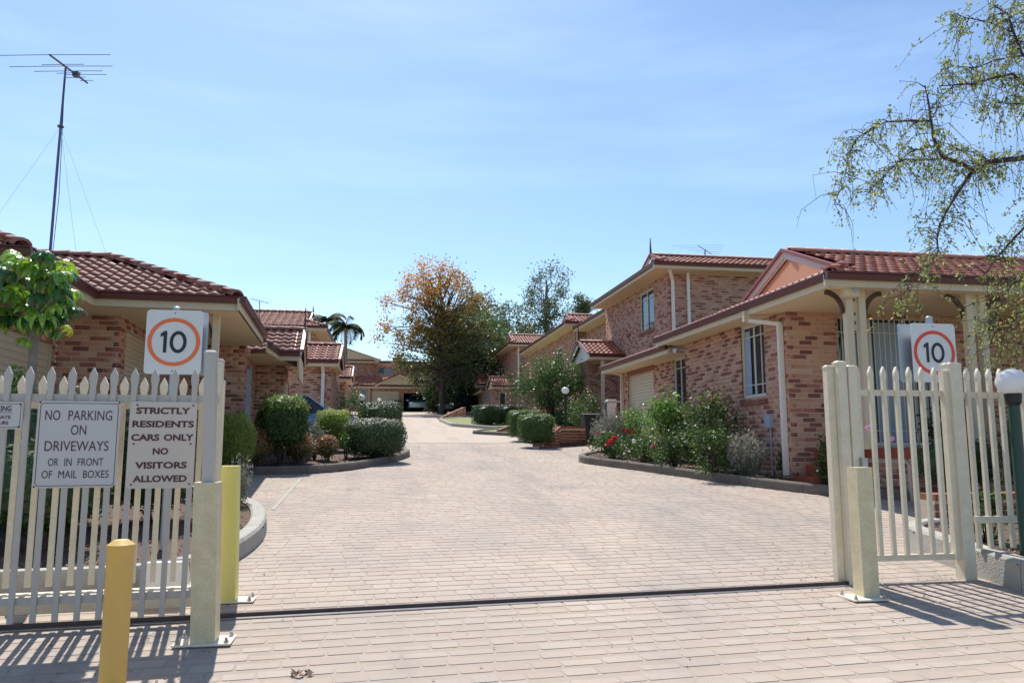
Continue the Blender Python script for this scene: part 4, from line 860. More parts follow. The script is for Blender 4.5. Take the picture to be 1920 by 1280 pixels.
hf.roof([(fx(585,Y=Y),Y+3,z2),(fx(585,Y=Y),Y,z2),(fx(648,Y=Y),Y,za),(fx(648,Y=Y),Y+3,za)]); hf.roof([(fx(711,Y=Y),Y,z2),(fx(711,Y=Y),Y+3,z2),(fx(648,Y=Y),Y+3,za),(fx(648,Y=Y),Y,za)])
X=fx(692,Y=FYY-.08); hf.pipe([(X,FYY-.08,z1-.2),(X,FYY-.08,fg)],.12,'cream'); hf.finish()
# ================================================================ GATES, FENCES, POSTS, SIGNS
def TS(x,y,o):
    r=ray(x,y); n=TN; t=((T0+TN*o-CC)@n-((V(0,0,0))@n))/(r@n); p=CC+r*t; return (p-T0)@TD,p[2]
def picket(parent,base,d,n,top,bot,w=.034,hw=.05,head=True,m='fence_grey',thick=.022):
    """one pointed picket; base at ground, d along the fence, n outward"""
    z=lambda q:V(0,0,q)
    if head: prof=[(-w/2,bot),(w/2,bot),(w/2,top-.125),(hw/2,top-.075),(hw/2-.002,top-.05),(0,top),(-hw/2+.002,top-.05),(-hw/2,top-.075),(-w/2,top-.125)]
    else: prof=[(-w/2,bot),(w/2,bot),(w/2,top),(-w/2,top)]
    return part('picket',MB().prism([base+d*x+z(h) for x,h in prof],n*thick),m,parent)
# grey fixed panel in front
oF=-.06
fg_=thing('picket_fence','grey-white picket fence panel carrying the notice signs, left of the opening','fence',TP(-2,oF))
sR=TS(366,740,oF)[0]
for i in range(22):
    s=sR-i*.1285; picket(fg_,TP(s,oF-.045),TD,TN,1.705,.055)
sA,sB=sR-22*.1285,.0
part('top_rail',MB().bar(TP(sA,oF,1.495),TP(sB-.03,oF,1.495),.045,.052),'fence_grey',fg_); part('bottom_rail',MB().bar(TP(sA,oF,.185),TP(sB-.03,oF,.185),.045,.05),'fence_grey',fg_)
# cream sliding gate leaf behind it, on the track
oG=.075
gt=thing('sliding_gate','cream picket sliding gate parked open behind the grey fence panel','gate',TP(-2,oG))
sR2=TS(379,745,oG)[0]
for i in range(24): picket(gt,TP(sR2-i*.1285,oG-.01),TD,TN,1.645,.24,m='fence_cream',hw=.052)
part('top_rail',MB().bar(TP(sA,oG+.03,1.45),TP(sR2+.05,oG+.03,1.45),.04,.06),'fence_cream',gt); part('bottom_beam',MB().bar(TP(sA,oG,.135),TP(sR2+.05,oG,.135),.07,.13),'fence_cream',gt)
s=TS(35,1165,oG)[0]; wb=part('wheel_bracket',MB().prism([TP(s-.07,oG-.05,.075),TP(s+.07,oG-.05,.075),TP(s+.03,oG-.05,.0),TP(s-.03,oG-.05,.0)],TN*.01),'steel',gt); part('wheel',MB().tube([TP(s,oG-.03,.045),TP(s,oG+.01,.045)],.045,14),'steel',wb)
def cap(mb,x0,x1,y0,y1,z): 
    mb.box(x0-.004,x1+.004,y0-.004,y1+.004,z,z+.012); cx,cy=(x0+x1)/2,(y0+y1)/2; a=.6
    k=len(mb.v); mb.v+=[(x0,y0,z+.012),(x1,y0,z+.012),(x1,y1,z+.012),(x0,y1,z+.012)]+[(cx+(x-cx)*a,cy+(y-cy)*a,z+.026) for x,y in ((x0,y0),(x1,y0),(x1,y1),(x0,y1))]
    for f in ((4,5,6,7),(0,1,5,4),(1,2,6,5),(2,3,7,6),(3,0,4,7)): mb.f.append(tuple(k+i for i in f)); mb.t.append(.5); mb.m.append(0)
    return mb
def sq_post(name,label,x,y,w,h,m,plate=None,capm='fence_grey',rot=0.,cat='post',group=None,sleeve=None,capped=True,bolts='steel',lean=0.):
    z=gz(x,y); t=thing(name,label,cat,(x,y,z),group); r=w/2
    zb=z-.05 if not plate else z+.012
    part('shaft',MB().obox((x-r,y-r,zb),(w,0,0),(0,w,0),(lean*(z+h-zb),0,z+h-zb)),m,t)
    xc=x+lean*h
    if capped: part('cap',cap(MB(),xc-r,xc+r,y-r,y+r,z+h),capm,t)
    if sleeve:
        ws,hs,ms=sleeve; q=ws/2; part('sleeve',MB().obox((x-q,y-q,z+.012),(ws,0,0),(0,ws,0),(lean*hs,0,hs-.012)),ms,t)
    if plate:
        px,py,ox,oy=plate; pl=part('base_plate',MB().box(x-px/2+ox,x+px/2+ox,y-py/2+oy,y+py/2+oy,z+.001,z+.012),'plate_paint',t)
        for sx in (-1,1):
            for sy_ in (-1,1): part('bolt',MB().lathe((x+ox+sx*(px/2-.03),y+oy+sy_*(py/2-.03),z+.012),[(.016,0),(.016,.014),(.009,.016),(.009,.03)],6),bolts,pl)
    return t
sq_post('gate_guide_post','tall grey guide post with khaki lower sleeve and bolted plate, left of the opening',*PG(384,1203)[:2],.07,1.79,'fence_grey',(.34,.22,.0,.0),sleeve=(.145,.975,'post_cream'),lean=-.028)
P=PY(411,700,5.72); sq_post('gate_guide_post','cream guide post with square cap directly behind the grey one at left',P[0],5.72,.055,1.76,'fence_cream')
P=PY(416,720,5.95); sq_post('gate_guide_post','thin shorter cream post, rearmost of the left gate posts',P[0],5.95,.045,1.61,'fence_cream')
sq_post('crash_post','short square pale-yellow post on a bolted plate behind the left guide post',*PG(427,1127)[:2],.125,.99,'post_yellow',(.3,.2,.04,.02),capped=False,lean=-.026)
# yellow round bollard in front
bx,by=PG(209,1300)[:2]; bz=gz(bx,by); bo=thing('bollard','round yellow steel bollard with conical cap in front of the fence','bollard',(bx,by,bz))
zt=PY(229,1012,by)[2]-bz; smooth(part('shaft',MB().lathe((bx,by,bz),[(.065,-.1),(.065,zt-.06)],24),'bollard_yellow',bo)); part('cap',MB().lathe((bx,by,bz),[(.067,zt-.062),(.069,zt-.03),(.067,zt-.022),(.035,zt+.002),(.02,zt+.004)],24),'bollard_yellow',bo)
# notice signs on the grey panel (screwed to it, liftable)
def rrect(w,h,r,n=5):
    q=[]
    for cx,cy,a0 in ((w/2-r,h/2-r,0),(-w/2+r,h/2-r,90),(-w/2+r,-h/2+r,180),(w/2-r,-h/2+r,270)):
        for i in range(n+1): a=R(a0+90*i/n); q.append((cx+r*math.cos(a),cy+r*math.sin(a)))
    return q
def board(name,label,c,d,w,h,r,m,thick=.004,cat='sign',edge=None,holes=()):
    c=np.asarray(c,float); t=thing(name,label,cat,c-V(0,0,h/2)); n=V(-d[1],d[0],0); up=V(0,0,1)
    q=rrect(w,h,r); part('panel',MB().prism([c+d*x+up*y for x,y in q],n*thick),m,t)
    if edge:
        mg,lw,mm=edge; a=rrect(w-2*mg,h-2*mg,max(r-mg*.5,.01)); b=rrect(w-2*mg-2*lw,h-2*mg-2*lw,max(r-mg*.5-lw,.006)); mb=MB()
        for i in range(len(a)): j=(i+1)%len(a); mb.quad(*[c+d*x+up*y-n*.0015 for x,y in (a[i],a[j],b[j],b[i])])
        part('border',mb,mm,t)
    for x,y in holes: part('screw',MB().tube([c+d*(x*w)+up*(y*h)-n*.004,c+d*(x*w)+up*(y*h)],.006,8),'black',t)
    return t,c,d,n
def words(t,c,d,n,w,h,lines,m,bold):
    ang=math.atan2(d[1],d[0])
    wt=lambda q: sum({'I':.42,'M':1.25,'W':1.35,' ':.55,'O':1.1,'N':1.05}.get(ch,.95) for ch in q)
    for body,yc,x0,x1,lh in lines:
        tot=wt(body); pos=0.
        for i,wd in enumerate(body.split(' ')):
            if i: pos+=wt(' ')
            if not wd: continue
            a=x0+(x1-x0)*pos/tot; pos+=wt(wd); b=x0+(x1-x0)*pos/tot; b2=b-(.004 if b<x1-.001 else 0)
            lettering(t,wd,(b2-a)*w,lh*h,c+d*(((a+b2)/2-.5)*w)+V(0,0,(.5-yc)*h)-n*.0022,ang,m,bold)
oS=oF-.062
def signat(x0,x1,y0,y1):
    sa,za=TS(x0,(y0+y1)/2,oS); sb,_=TS(x1,(y0+y1)/2,oS); zt=TS((x0+x1)/2,y0,oS)[1]; zb=TS((x0+x1)/2,y1,oS)[1]; p=T0+TD*(sa+sb)/2+TN*oS
    return V(p[0],p[1],(zt+zb)/2),sb-sa,zt-zb
c,w,hh=signat(66.5,222,752,914)
t,c,d,n=board('notice_sign','grey notice sign reading no parking on driveways',c,TD,w,hh,.03,'sign_grey',edge=(.012,.004,'ink_maroon'),holes=((-.48,.485),(.48,.485),(-.48,-.485),(.48,-.485)))
words(t,c,d,n,w,hh,[('NO  PARKING',.165,.09,.90,.115),('ON',.335,.41,.595,.115),('DRIVEWAYS',.52,.11,.88,.115),('OR  IN  FRONT',.705,.165,.83,.088),('OF  MAIL  BOXES',.845,.10,.905,.088)],'ink_maroon',.0)
c,w,hh=signat(240,366,753,915)
t,c,d,n=board('notice_sign','beige notice sign reading strictly residents cars only',c,TD,w,hh,.025,'sign_beige',holes=((-.40,.46),(.44,.46),(-.42,0.01),(.43,0.01),(-.42,-.455),(.44,-.455)))
words(t,c,d,n,w,hh,[('STRICTLY',.105,.09,.90,.078),('RESIDENTS',.26,.045,.965,.078),('CARS ONLY',.415,.04,.97,.078),('NO',.575,.37,.60,.078),('VISITORS',.735,.12,.89,.078),('ALLOWED',.89,.10,.90,.078)],'ink_maroon',.035)
c,w,hh=signat(-86,42,753,804)
t,c,d,n=board('notice_sign','small white notice sign with notched corners, cut off by the left edge',c,TD,w,hh,.012,'sign_grey',edge=(.01,.003,'ink_maroon'),holes=((.46,.42),(.46,-.42)))
words(t,c,d,n,w,hh,[('PARKING',.24,.45,.83,.2),('GATE',.56,.62,.83,.13),('HOURS',.77,.55,.80,.13)],'ink_maroon',.02)
part('rule',MB().obox(c+d*(-.05*w)+V(0,0,.1*hh)-n*.0022,d*(.4*w),n*.001,V(0,0,.003)),'ink_maroon',t)
# speed signs on galvanised posts
def speed(label,px,py,Dp,ptop,ring,base_dz,back=0):
    c=PD(px,py,Dp); d=V(1,0,0); z0=gz(c[0],c[1])+base_dz
    t,c,d,n=board('speed_sign',label,c,d,.50,.60,.035,'sign_white',thick=.005,cat='road sign',holes=((-.0,.45),(.0,-.45)))
    mb=MB(); N=48
    for i in range(N):
        a,b=2*math.pi*i/N,2*math.pi*(i+1)/N; mb.quad(*[c+d*(r*math.cos(q))+V(0,0,r*math.sin(q)*.97)-n*.003 for r,q in ((.232,a),(.232,b),(.197,b),(.197,a))])
    part('ring',mb,ring,t); q=lambda x,z: c+V(x,-.0035,z)
    part('lettering',MB().prism([q(x,z) for x,z in ((-.062,-.1),(-.062,.102),(-.085,.102),(-.118,.075),(-.118,.045),(-.092,.058),(-.092,-.1))],(0,.001,0)),'ink_black',t)
    mb=MB()
    for i in range(28):
        a,b=2*math.pi*i/28,2*math.pi*(i+1)/28; mb.quad(*[q(.038+rx*math.cos(u),rz*math.sin(u)) for rx,rz,u in ((.075,.104,a),(.075,.104,b),(.045,.072,b),(.045,.072,a))])
    part('lettering',mb,'ink_black',t)
    zt=PD(px,ptop,Dp)[2]; part('post',MB().tube([c+V(0,.04,0)-V(0,0,c[2]-z0+.1),c+V(0,.04,zt-c[2])],.031,14),'galv',t); part('post_cap',MB().lathe((c[0],c[1]+.04,zt),[(.033,-.01),(.033,.01),(.02,.02)],12),'galv',t)
    if back: part('rear_panel',MB().prism([c+d*(x+back)+V(0,.085,y) for x,y in rrect(.5,.6,.035)],V(0,.004,0)),'galv',t)
    return t
speed('ten speed limit sign with orange ring above the left fence',326,641,7.1,576,'ring_orange',.12,back=.03)
speed('ten speed limit sign with red ring behind the right gate',1752,661,7.75,594,'ring_red',.0,back=-.085)
# right side: post cluster, pedestrian gate, fence
Yg=6.06; gw=lambda x,y=690: PY(x,y,Yg)[0]
def cream_post(name,label,px,w,ytop,Y=Yg,m='fence_cream'):
    X=PY(px,ytop,Y)[0]; return sq_post(name,label,X,Y,w,PY(px,ytop+6,Y)[2]-gz(X,Y),m,group='right gate posts',capm='fence_cream')
cream_post('gate_post','cream gate catch post, leftmost of the post cluster right of the opening',1552,.066,684,Yg+.02); cream_post('gate_post','cream capped post, middle of the cluster right of the opening',1573,.082,676,Yg-.03); cream_post('gate_post','cream post nearest the pedestrian gate in the right cluster',1593,.075,684,Yg-.05)
cream_post('gate_post','cream hinge post between pedestrian gate and fence, brown stain on its side',1782,.115,679,Yg+.01)
X=gw(1598,900); lk=single('gate_lock',MB().box(gw(1604,870)-.02,gw(1604,870)+.03,Yg-.13,Yg-.09,1.30,1.42),'steel','grey metal lock box on the latch side of the pedestrian gate','lock')
sq_post('crash_post','short square cream post on a bolted plate right of the opening',3.74,5.62,.135,1.0,'post_cream',(.3,.24,-.05,-.03),capped=False)
pg=thing('pedestrian_gate','narrow cream picket gate closed beside the right post cluster','gate',(gw(1690),Yg,gz(0,Yg)))
zG=gz(0,Yg); tops=(1606,1631,1655,1679,1703,1726,1750)
for px in tops: picket(pg,V(gw(px),Yg-.012,zG),V(1,0,0),V(0,1,0),1.83,.21,m='fence_cream',w=.036,hw=.045,thick=.03)
xs0,xs1=gw(1600),gw(1774); part('top_rail',MB().bar((xs0,Yg+.03,zG+1.60),(xs1,Yg+.03,zG+1.60),.04,.05),'fence_cream',pg); part('bottom_rail',MB().bar((xs0,Yg+.03,zG+.19),(xs1,Yg+.03,zG+.19),.04,.05),'fence_cream',pg); part('stile',MB().box(gw(1769)-.025,gw(1769)+.025,Yg-.02,Yg+.04,zG+.165,zG+1.80),'fence_cream',pg)
rf=thing('picket_fence','cream picket fence panel on the concrete kerb at the right edge','fence',(gw(1850),Yg,zG+.25))
x0=gw(1813); k=0
while x0+k*.112<8: picket(rf,V(x0+k*.112,Yg+.0,zG),V(1,0,0),V(0,1,0),1.83,.25,m='fence_cream',w=.038,hw=.047,thick=.03); k+=1
part('top_rail',MB().bar((gw(1795),Yg+.04,zG+1.59),(8,Yg+.04,zG+1.59),.04,.055),'fence_cream',rf); part('bottom_rail',MB().bar((gw(1803),Yg-.02,zG+.50),(8,Yg-.02,zG+.50),.04,.06),'fence_cream',rf)
# garden globe lamps
def globe_lamp(label,c,dia,base,pr,pm='lamp_green'):
    c=np.asarray(c,float); r=dia/2; t=thing('globe_lamp',label,'lamp',(c[0],c[1],base),'globe garden lamps'); prof=[]
    for i in range(15): a=-math.pi/2*.86+(math.pi/2*1.86-.02)*i/14; prof.append((r*math.cos(a)*1.04,r*math.sin(a)*.94))
    smooth(part('globe',MB().lathe(c,prof,24),'lamp_globe',t)); part('collar',MB().lathe((c[0],c[1],c[2]-r*.86),[(pr*1.0,-.10),(pr*1.35,-.07),(pr*1.5,0),(pr*1.2,.015)],16),'black',t); smooth(part('post',MB().lathe((c[0],c[1],base),[(pr*1.3,-.05),(pr,.06),(pr,c[2]-base-r*.9)],14),pm,t)); return t
lc=PY(1897,716,Yg-.22); globe_lamp('large white globe lamp on dark green post at the right edge',lc,.245,gz(0,Yg)+.2,.046)
for px,py,dia_px,lab in ((1060,732,14,'white globe lamp in front of the crepe myrtle on the right'),(678,745,12.5,'white globe lamp above the long left hedge, larger of the pair'),(711,750,8,'white globe lamp above the left hedge, smaller and farther of the pair'),(827,748,5,'tiny globe lamp in the shade under the far trees')):
    Dp=.25*F/dia_px; c=PD(px,py,Dp); globe_lamp(lab,c,.25,gz(c[0],c[1])-.02,.035,'black')
# wheelie bin
def wheelie(label,x,y,z,w=.56,dp=.6,hh=.98,rot=0):
    t=thing('wheelie_bin',label,'bin',(x,y,z)); mb=MB(); k=len(mb.v); b=.78
    mb.v+=[(x+sx*w/2*b,y+sy*dp/2*b,z+.05) for sx,sy in ((-1,-1),(1,-1),(1,1),(-1,1))]+[(x+sx*w/2,y+sy*dp/2,z+hh-.08) for sx,sy in ((-1,-1),(1,-1),(1,1),(-1,1))]
    for f in ((3,2,1,0),(0,1,5,4),(1,2,6,5),(2,3,7,6),(3,0,4,7),(4,5,6,7)): mb.f.append(f); mb.t.append(.5); mb.m.append(0)
    mb.box(x-w/2-.015,x+w/2+.015,y-dp/2-.015,y+dp/2+.015,z+hh-.12,z+hh-.08); part('body',mb,'bin',t)
    mb=MB().prism([(x-w/2-.02,y-dp/2-.03,z+hh-.08),(x+w/2+.02,y-dp/2-.03,z+hh-.08),(x+w/2+.02,y+dp/2+.03,z+hh-.03),(x-w/2-.02,y+dp/2+.03,z+hh-.03)],(0,0,.035)); ld=part('lid',mb,'bin',t); part('handle',MB().tube([(x-w*.4,y+dp/2+.09,z+hh-.05),(x+w*.4,y+dp/2+.09,z+hh-.05)],.016,8),'bin',ld)
    for sx in (-1,1): part('wheel',MB().tube([(x+sx*(w/2-.06),y+dp/2-.08,z+.1),(x+sx*(w/2-.0),y+dp/2-.08,z+.1)],.1,14),'tyre',t)
p=PG(1113,834); wheelie('dark green wheelie bin beside the low brick retaining wall',p[0],p[1]+.3,gz(0,p[1]+.3))
p=PG(738,772); wheelie('dark bin beside the far closed garage door',PY(745,760,66.3)[0],66.3,gz(0,66.3))
# white tub under the porch
c=PD(1147,772,25.5); t=thing('storage_tub','white plastic laundry tub with tray lid beside the porch','tub',(c[0],c[1],c[2]-.02)); k=c[2]
part('tub',MB().lathe((c[0],c[1],k-.25),[(.15,0),(.19,.55),(.2,.56)],4,sq=True),'plastic_white',t); part('lid',MB().box(c[0]-.2,c[0]+.34,c[1]-.2,c[1]+.2,k+.33,k+.36).box(c[0]-.17,c[0]+.12,c[1]-.15,c[1]+.15,k+.362,k+.42),'plastic_white',t)
part('stand',MB().box(c[0]-.12,c[0]+.12,c[1]-.12,c[1]+.12,gz(c[0],c[1]),k-.25),'bark',t)
# gate motor behind the left fence
c=TP(TS(312,1075,.45)[0],.45); t=thing('gate_motor','white plastic gate motor housing behind the left fence','motor',c)
part('base',MB().box(c[0]-.12,c[0]+.12,c[1]-.1,c[1]+.1,c[2],c[2]+.13),'black',t); mb=MB(); x,y,z=c; q=[(x-.15,y-.11,z+.13),(x+.15,y-.11,z+.13),(x+.15,y+.11,z+.13),(x-.15,y+.11,z+.13)]; q2=[(x-.13,y-.07,z+.30),(x+.12,y-.07,z+.30),(x+.12,y+.1,z+.30),(x-.13,y+.1,z+.30)]
mb.v+=q+q2; 
for f in ((3,2,1,0),(4,5,6,7),(0,1,5,4),(1,2,6,5),(2,3,7,6),(3,0,4,7)): mb.f.append(f); mb.t.append(.5); mb.m.append(0)
part('cover',mb,'plastic_white',t)
# retaining walls of brick on the right
def low_wall(label,a,b,h0,h1,base=-.05,thick=.23,lvl=None,bm='brick_red'):
    a,b=np.asarray(a,float),np.asarray(b,float); t=House('retaining_wall',label,(*(a[:2]+b[:2])/2,gz(0,(a[1]+b[1])/2)),brick='brick_red',near=False,cat='wall'); d=V(*(b-a)[:2],0); L=np.linalg.norm(d); d/=L; n=V(d[1],-d[0],0)
    za,zb=a[2],b[2]; mb=MB().prism([V(a[0],a[1],za-.15),V(b[0],b[1],zb-.15),V(b[0],b[1],zb+h1-.06),V(a[0],a[1],za+h0-.06)],-n*thick); part('core',mb,'mortar',t.root)
    kk=0; z=min(za,zb)-.1
    while z<max(za+h0,zb+h1):
        x=-.12 if kk%2 else 0
        while x<L:
            s0,s1=max(x,0),min(x+.23,L); f=(s0+s1)/2/L
            if s1-s0>.04 and za+(zb-za)*f-.12<z<za+h0+(zb+h1-za-h0)*f-.13: t.bricks.append((V(a[0],a[1],0)+d*s0+V(0,0,z),d,n,V(0,0,1),s1-s0,random.random()))
            x+=.24
        z+=.086; kk+=1
    me=bulk('brickwork',BV,BF,[(o,dd*LL,nn,u) for o,dd,nn,u,LL,tt_ in t.bricks],[q[5] for q in t.bricks]); setmats(me,bm); tag(link('brickwork',me,t.root,world=True),kind='stuff')
    nb=int(L/.12); sl=V(0,0,(zb+h1-za-h0)/L)
    for i in range(nb): o=V(a[0],a[1],za+h0-.062)+(d+sl)*(L*i/nb)+n*.015; part('coping_brick',MB().obox(o,(d+sl)*(L/nb-.01),-n*(thick+.03),V(0,0,.07),t=random.random()),'brick_red',t.root)
wa=PG(1012,841); wb_=PG(1052,837); wc=PG(1100,833)
low_wall('low red brick retaining wall rising beside the wheelie bin, sloped end',wa,wb_+V(0,.0,0),.12,.60); low_wall('level red brick retaining wall behind the wheelie bin',wb_,wc+V(.5,.25,0),.60,.58)
low_wall('sloping brick garden wall behind the clipped box hedge',PG(937,813),PG(975,812)+V(.4,.1,0),.15,.62,bm='brick'); low_wall('far sloping brick garden wall beside the upper lawn',PG(827,786),PG(873,784),.1,.72,bm='brick')
low_wall('low red brick planter wall seen through the pedestrian gate',V(5.95,7.62,gz(0,7.6)),V(9.2,7.72,gz(0,7.7)),.50,.50)
# cars
def car(label,x,y,z,heading,body,plate=True):
    """small sedan built around its own axes: l forward, s sideways"""
    t=thing('parked_car',label,'car',(x,y,z)); f=V(math.cos(heading),math.sin(heading),0); s=V(-f[1],f[0],0); o=V(x,y,z); P=lambda l,w,hh:o+f*l+s*w+V(0,0,hh)
    st=[(-2.1,.62,.35,.72,.60),(-2.05,.78,.28,.92,.74),(-1.3,.84,.2,.98,.80),(0,.85,.2,.94,.82),(1.0,.84,.2,.90,.80),(1.75,.80,.22,.80,.74),(2.1,.68,.3,.66,.60)]; mb=MB(); m_=6
    for l,w,z0,z1,wt in st:
        for ww,zz in ((-w*.95,z0),(-w,(z0+z1)/2),(-wt,z1),(wt,z1),(w,(z0+z1)/2),(w*.95,z0)): mb.v.append(tuple(P(l,ww,zz)))
    for i in range(len(st)-1):
        for k in range(m_): a=i*m_+k; b=i*m_+(k+1)%m_; mb.f.append((a,b,b+m_,a+m_)); mb.t.append(.5); mb.m.append(0)
    mb.f+= [tuple(range(m_)),tuple((len(st)-1)*m_+k for k in reversed(range(m_)))]; mb.t+=[.5,.5]; mb.m+=[0,0]
    smooth(part('body',mb,body,t))
    lo=[P(-1.55,.72,.96),P(1.0,.76,.9),P(1.0,-.76,.9),P(-1.55,-.72,.96)]; hi=[P(-.95,.54,1.40),P(.28,.55,1.42),P(.28,-.55,1.42),P(-.95,-.54,1.40)]
    mb=MB().quad(*hi); mb.prism(hi,V(0,0,.025)); 
    for i in range(4): mb.tube([lo[i],hi[i]],.035,5)
    part('roof',mb,body,t)
    for nm,i,j in (('side_window',0,1),('windscreen',1,2),('side_window',2,3),('rear_window',3,0)): part(nm,MB().quad(lo[i],lo[j],hi[j],hi[i]),'glass',t)
    for l in (-1.3,1.3):
        for w in (-1,1): tw=part('wheel',MB().tube([P(l,w*.66,.31),P(l,w*.84,.31)],.31,18),'tyre',t); part('rim',MB().tube([P(l,w*.835,.31),P(l,w*.85,.31)],.19,12),'steel',tw)
    for w in (-1,1): part('headlight',MB().obox(P(1.96,w*.56-.14,.56),f*.1,s*.28,V(0,0,.15)),'headlight',t); part('mirror',MB().obox(P(.75,w*.88-.08,.9),f*.08,s*.16,V(0,0,.12)),body,t)
    part('bumper',MB().obox(P(2.0,-.7,.3),f*.13,s*1.4,V(0,0,.16)),body,t)
    if plate: part('number_plate',MB().obox(P(2.135,-.2,.36),f*.01,s*.4,V(0,0,.11)),'plate_yellow',t)
c=PY(781,765,FYY+1.6); car('light blue car parked nose-out in the far open garage',c[0],FYY+.7,gz(0,FYY),-math.pi/2,'car_light')
c=PD(603,779,22.); car('dark blue car parked sideways behind the left shrubs',c[0]-.7,c[1],gz(0,c[1]),.05,'car_blue')
c=PD(866,765,60.); car('dark car standing in deep shade under the far trees',c[0],c[1],gz(0,c[1]),-2.3,'bin',plate=False)
# ================================================================ PLANTS
def flowers(t,spots,m,r=.05,n=26,name='flower'):
    for p in spots:
        d=rng.normal(size=(n,3)); d/=np.linalg.norm(d,axis=1,keepdims=True); me=leaf_mesh(name,np.asarray(p)+d*r*rng.uniform(.25,.8,(n,1)),r*1.1,np.full(n,.5),d,.9,spread=.6); setmats(me,m); link(name,me,t,world=True)
def loose(name,label,base,r,n,leaf,size,group=None,stems=7,clumps=16,cat='shrub',aspect=.55,tipred=0.,sm='bark',low=.15,sr=.011):
    """open bush: arching stems ending in leaf clumps"""
    base=np.asarray(base,float); t=thing(name,label,cat,base,group); C=[]; mb=MB()
    for i in range(clumps):
        an=rng.uniform(0,6.283); rad=math.sqrt(rng.uniform(.02,1)); z=rng.uniform(low,1); k=math.sqrt(max(0,1-(max(z-.45,0)/.62)**2))
        C.append(V(math.cos(an)*rad*r[0]*k,math.sin(an)*rad*r[1]*k,z*r[2]))
    for i in range(stems+clumps):
        c=C[i%clumps]; mb.tube([V(c[0]*.08,c[1]*.08,-.05),V(c[0]*.45,c[1]*.45,c[2]*.6),c],[sr,sr*.7,sr*.3],4)
    me=mb.mesh('stem'); setmats(me,sm); link('stem',me,t)
    P=np.concatenate([c+rng.normal(size=(n//clumps,3))*np.array([r[0],r[1],r[2]*.6])*.21 for c in C]); P[:,2]=np.maximum(P[:,2],.03)
    tone=rng.uniform(0,.82,len(P))+tipred*np.clip((P[:,2]/r[2]-.7)*2,0,1)*rng.uniform(0,1,len(P))
    me=leaf_mesh('foliage',P,size,tone,None,aspect); setmats(me,leaf); link('foliage',me,t); return t
def spiky(name,label,base,r,h,n,group=None,m='leaf_grey'):
    """lavender: a sheaf of thin upright stalks"""
    base=np.asarray(base,float); t=thing(name,label,'shrub',base,group); an=rng.uniform(0,6.283,n); ra=np.sqrt(rng.uniform(0,1,n)); lean=ra*r*1.0
    b=np.stack([np.cos(an)*ra*r*.35,np.sin(an)*ra*r*.35,np.zeros(n)],1); tip=np.stack([np.cos(an)*lean,np.sin(an)*lean,h*rng.uniform(.55,1,n)*(1-.35*ra**2)],1)
    P=[];S_=[];T_=[];NN=[]
    mb=MB()
    for i in range(0,n,2): mb.tube([b[i],(b[i]+tip[i])*.5+V(0,0,.04),tip[i]],[.004,.003,.002],3,t=rng.uniform(.2,.9),cap=False)
    me=mb.mesh('stalk'); setmats(me,m); link('stalk',me,t)
    f=rng.uniform(.25,1.02,(n*6,1)); ii=rng.integers(0,n,n*6); P=b[ii]+(tip[ii]-b[ii])*f+rng.normal(size=(n*6,3))*.014
    me=leaf_mesh('foliage',P,.07,np.clip(f[:,0]*.7+rng.uniform(-.2,.3,n*6),0,1),None,.24,droop=-1.6); setmats(me,m); link('foliage',me,t); return t
def PGb(x,y): return PG(x,y,.13)
def bedz(p,dz=.12): return V(p[0],p[1],gz(p[0],p[1])+dz)
# --- left front bed
for i,(X,Y,rx,rz,lab) in enumerate(((-4.6,8.9,.85,.68,'dark leafy shrub behind the left fence below the umbrella tree'),(-3.35,8.7,.75,.66,'dark leafy shrub behind the no parking sign'),(-2.45,9.0,.5,.62,'dark leafy shrub with white-flecked top behind the residents sign'))):
    shrub('leafy_shrub',lab,bedz((X,Y)),(rx,.55,rz),5200,'leaf_pale_top',.06,p=2.6,group='dark shrubs behind the left fence',rough=.1,toptone=.3)
for X,Y,lab in ((-3.9,7.5,'low dark shrub close behind the fence at far left'),(-3.0,7.55,'low dark shrub close behind the no parking sign')): shrub('leafy_shrub',lab,bedz((X,Y)),(.55,.35,.42),3600,'leaf_dark',.06,p=2.4,group='dark shrubs behind the left fence',rough=.12)
spiky('lavender','thin lavender with dry flower stalks beside the pale-yellow post',bedz((-1.8,10.1)),.2,.7,110); spiky('lavender','low grey lavender in the near left bed behind the gate motor',bedz((-1.75,8.6)),.25,.5,110)
shrub('green_shrub','small bright green shrub tip showing over the fence at far left',bedz(PD(28,760,9.6)[:2]),(.28,.25,.80),1200,'leaf_bright',.07,p=2.2,core=.6)
# umbrella tree
def umbrella_leaf(seed):
    rs=np.random.default_rng(seed); mb=MB(); n=8
    for k in range(n):
        an=2*math.pi*k/n+rs.uniform(-.2,.2); L=rs.uniform(.15,.21); w=.062; d=V(math.cos(an),math.sin(an),0); s=V(-d[1],d[0],0); pr=None
        for i in range(6):
            f=i/5; x=.02+L*f*math.cos(.9*f*1.1); z=-L*f*f*.75-.01*f; ww=w*math.sin(math.pi*min(1,.12+.88*f))**.8*(1 if i<5 else 0.05)
            c=d*x+V(0,0,z); cur=(c-s*ww/2+V(0,0,-.006),c+V(0,0,.004),c+s*ww/2+V(0,0,-.006))
            if pr is not None:
                mb.quad(pr[0],pr[1],cur[1],cur[0],t=0); mb.quad(pr[1],pr[2],cur[2],cur[1],t=0)
            pr=cur
    return mb
uc=PD(62,560,8.6); ub=bedz(uc[:2]); ut=thing('umbrella_tree','umbrella tree with drooping glossy palmate leaves above the left fence','tree',ub)
top=PD(66,622,8.6); mbT=MB().tube([ub-V(0,0,.1),(ub+top)/2+V(.02,0,0),top,PD(62,570,8.6)],[.06,.052,.045,.03],9); smooth(part('trunk',mbT,'bark_pale',ut))
uvar=[(umbrella_leaf(i),i) for i in range(4)]; umesh={}
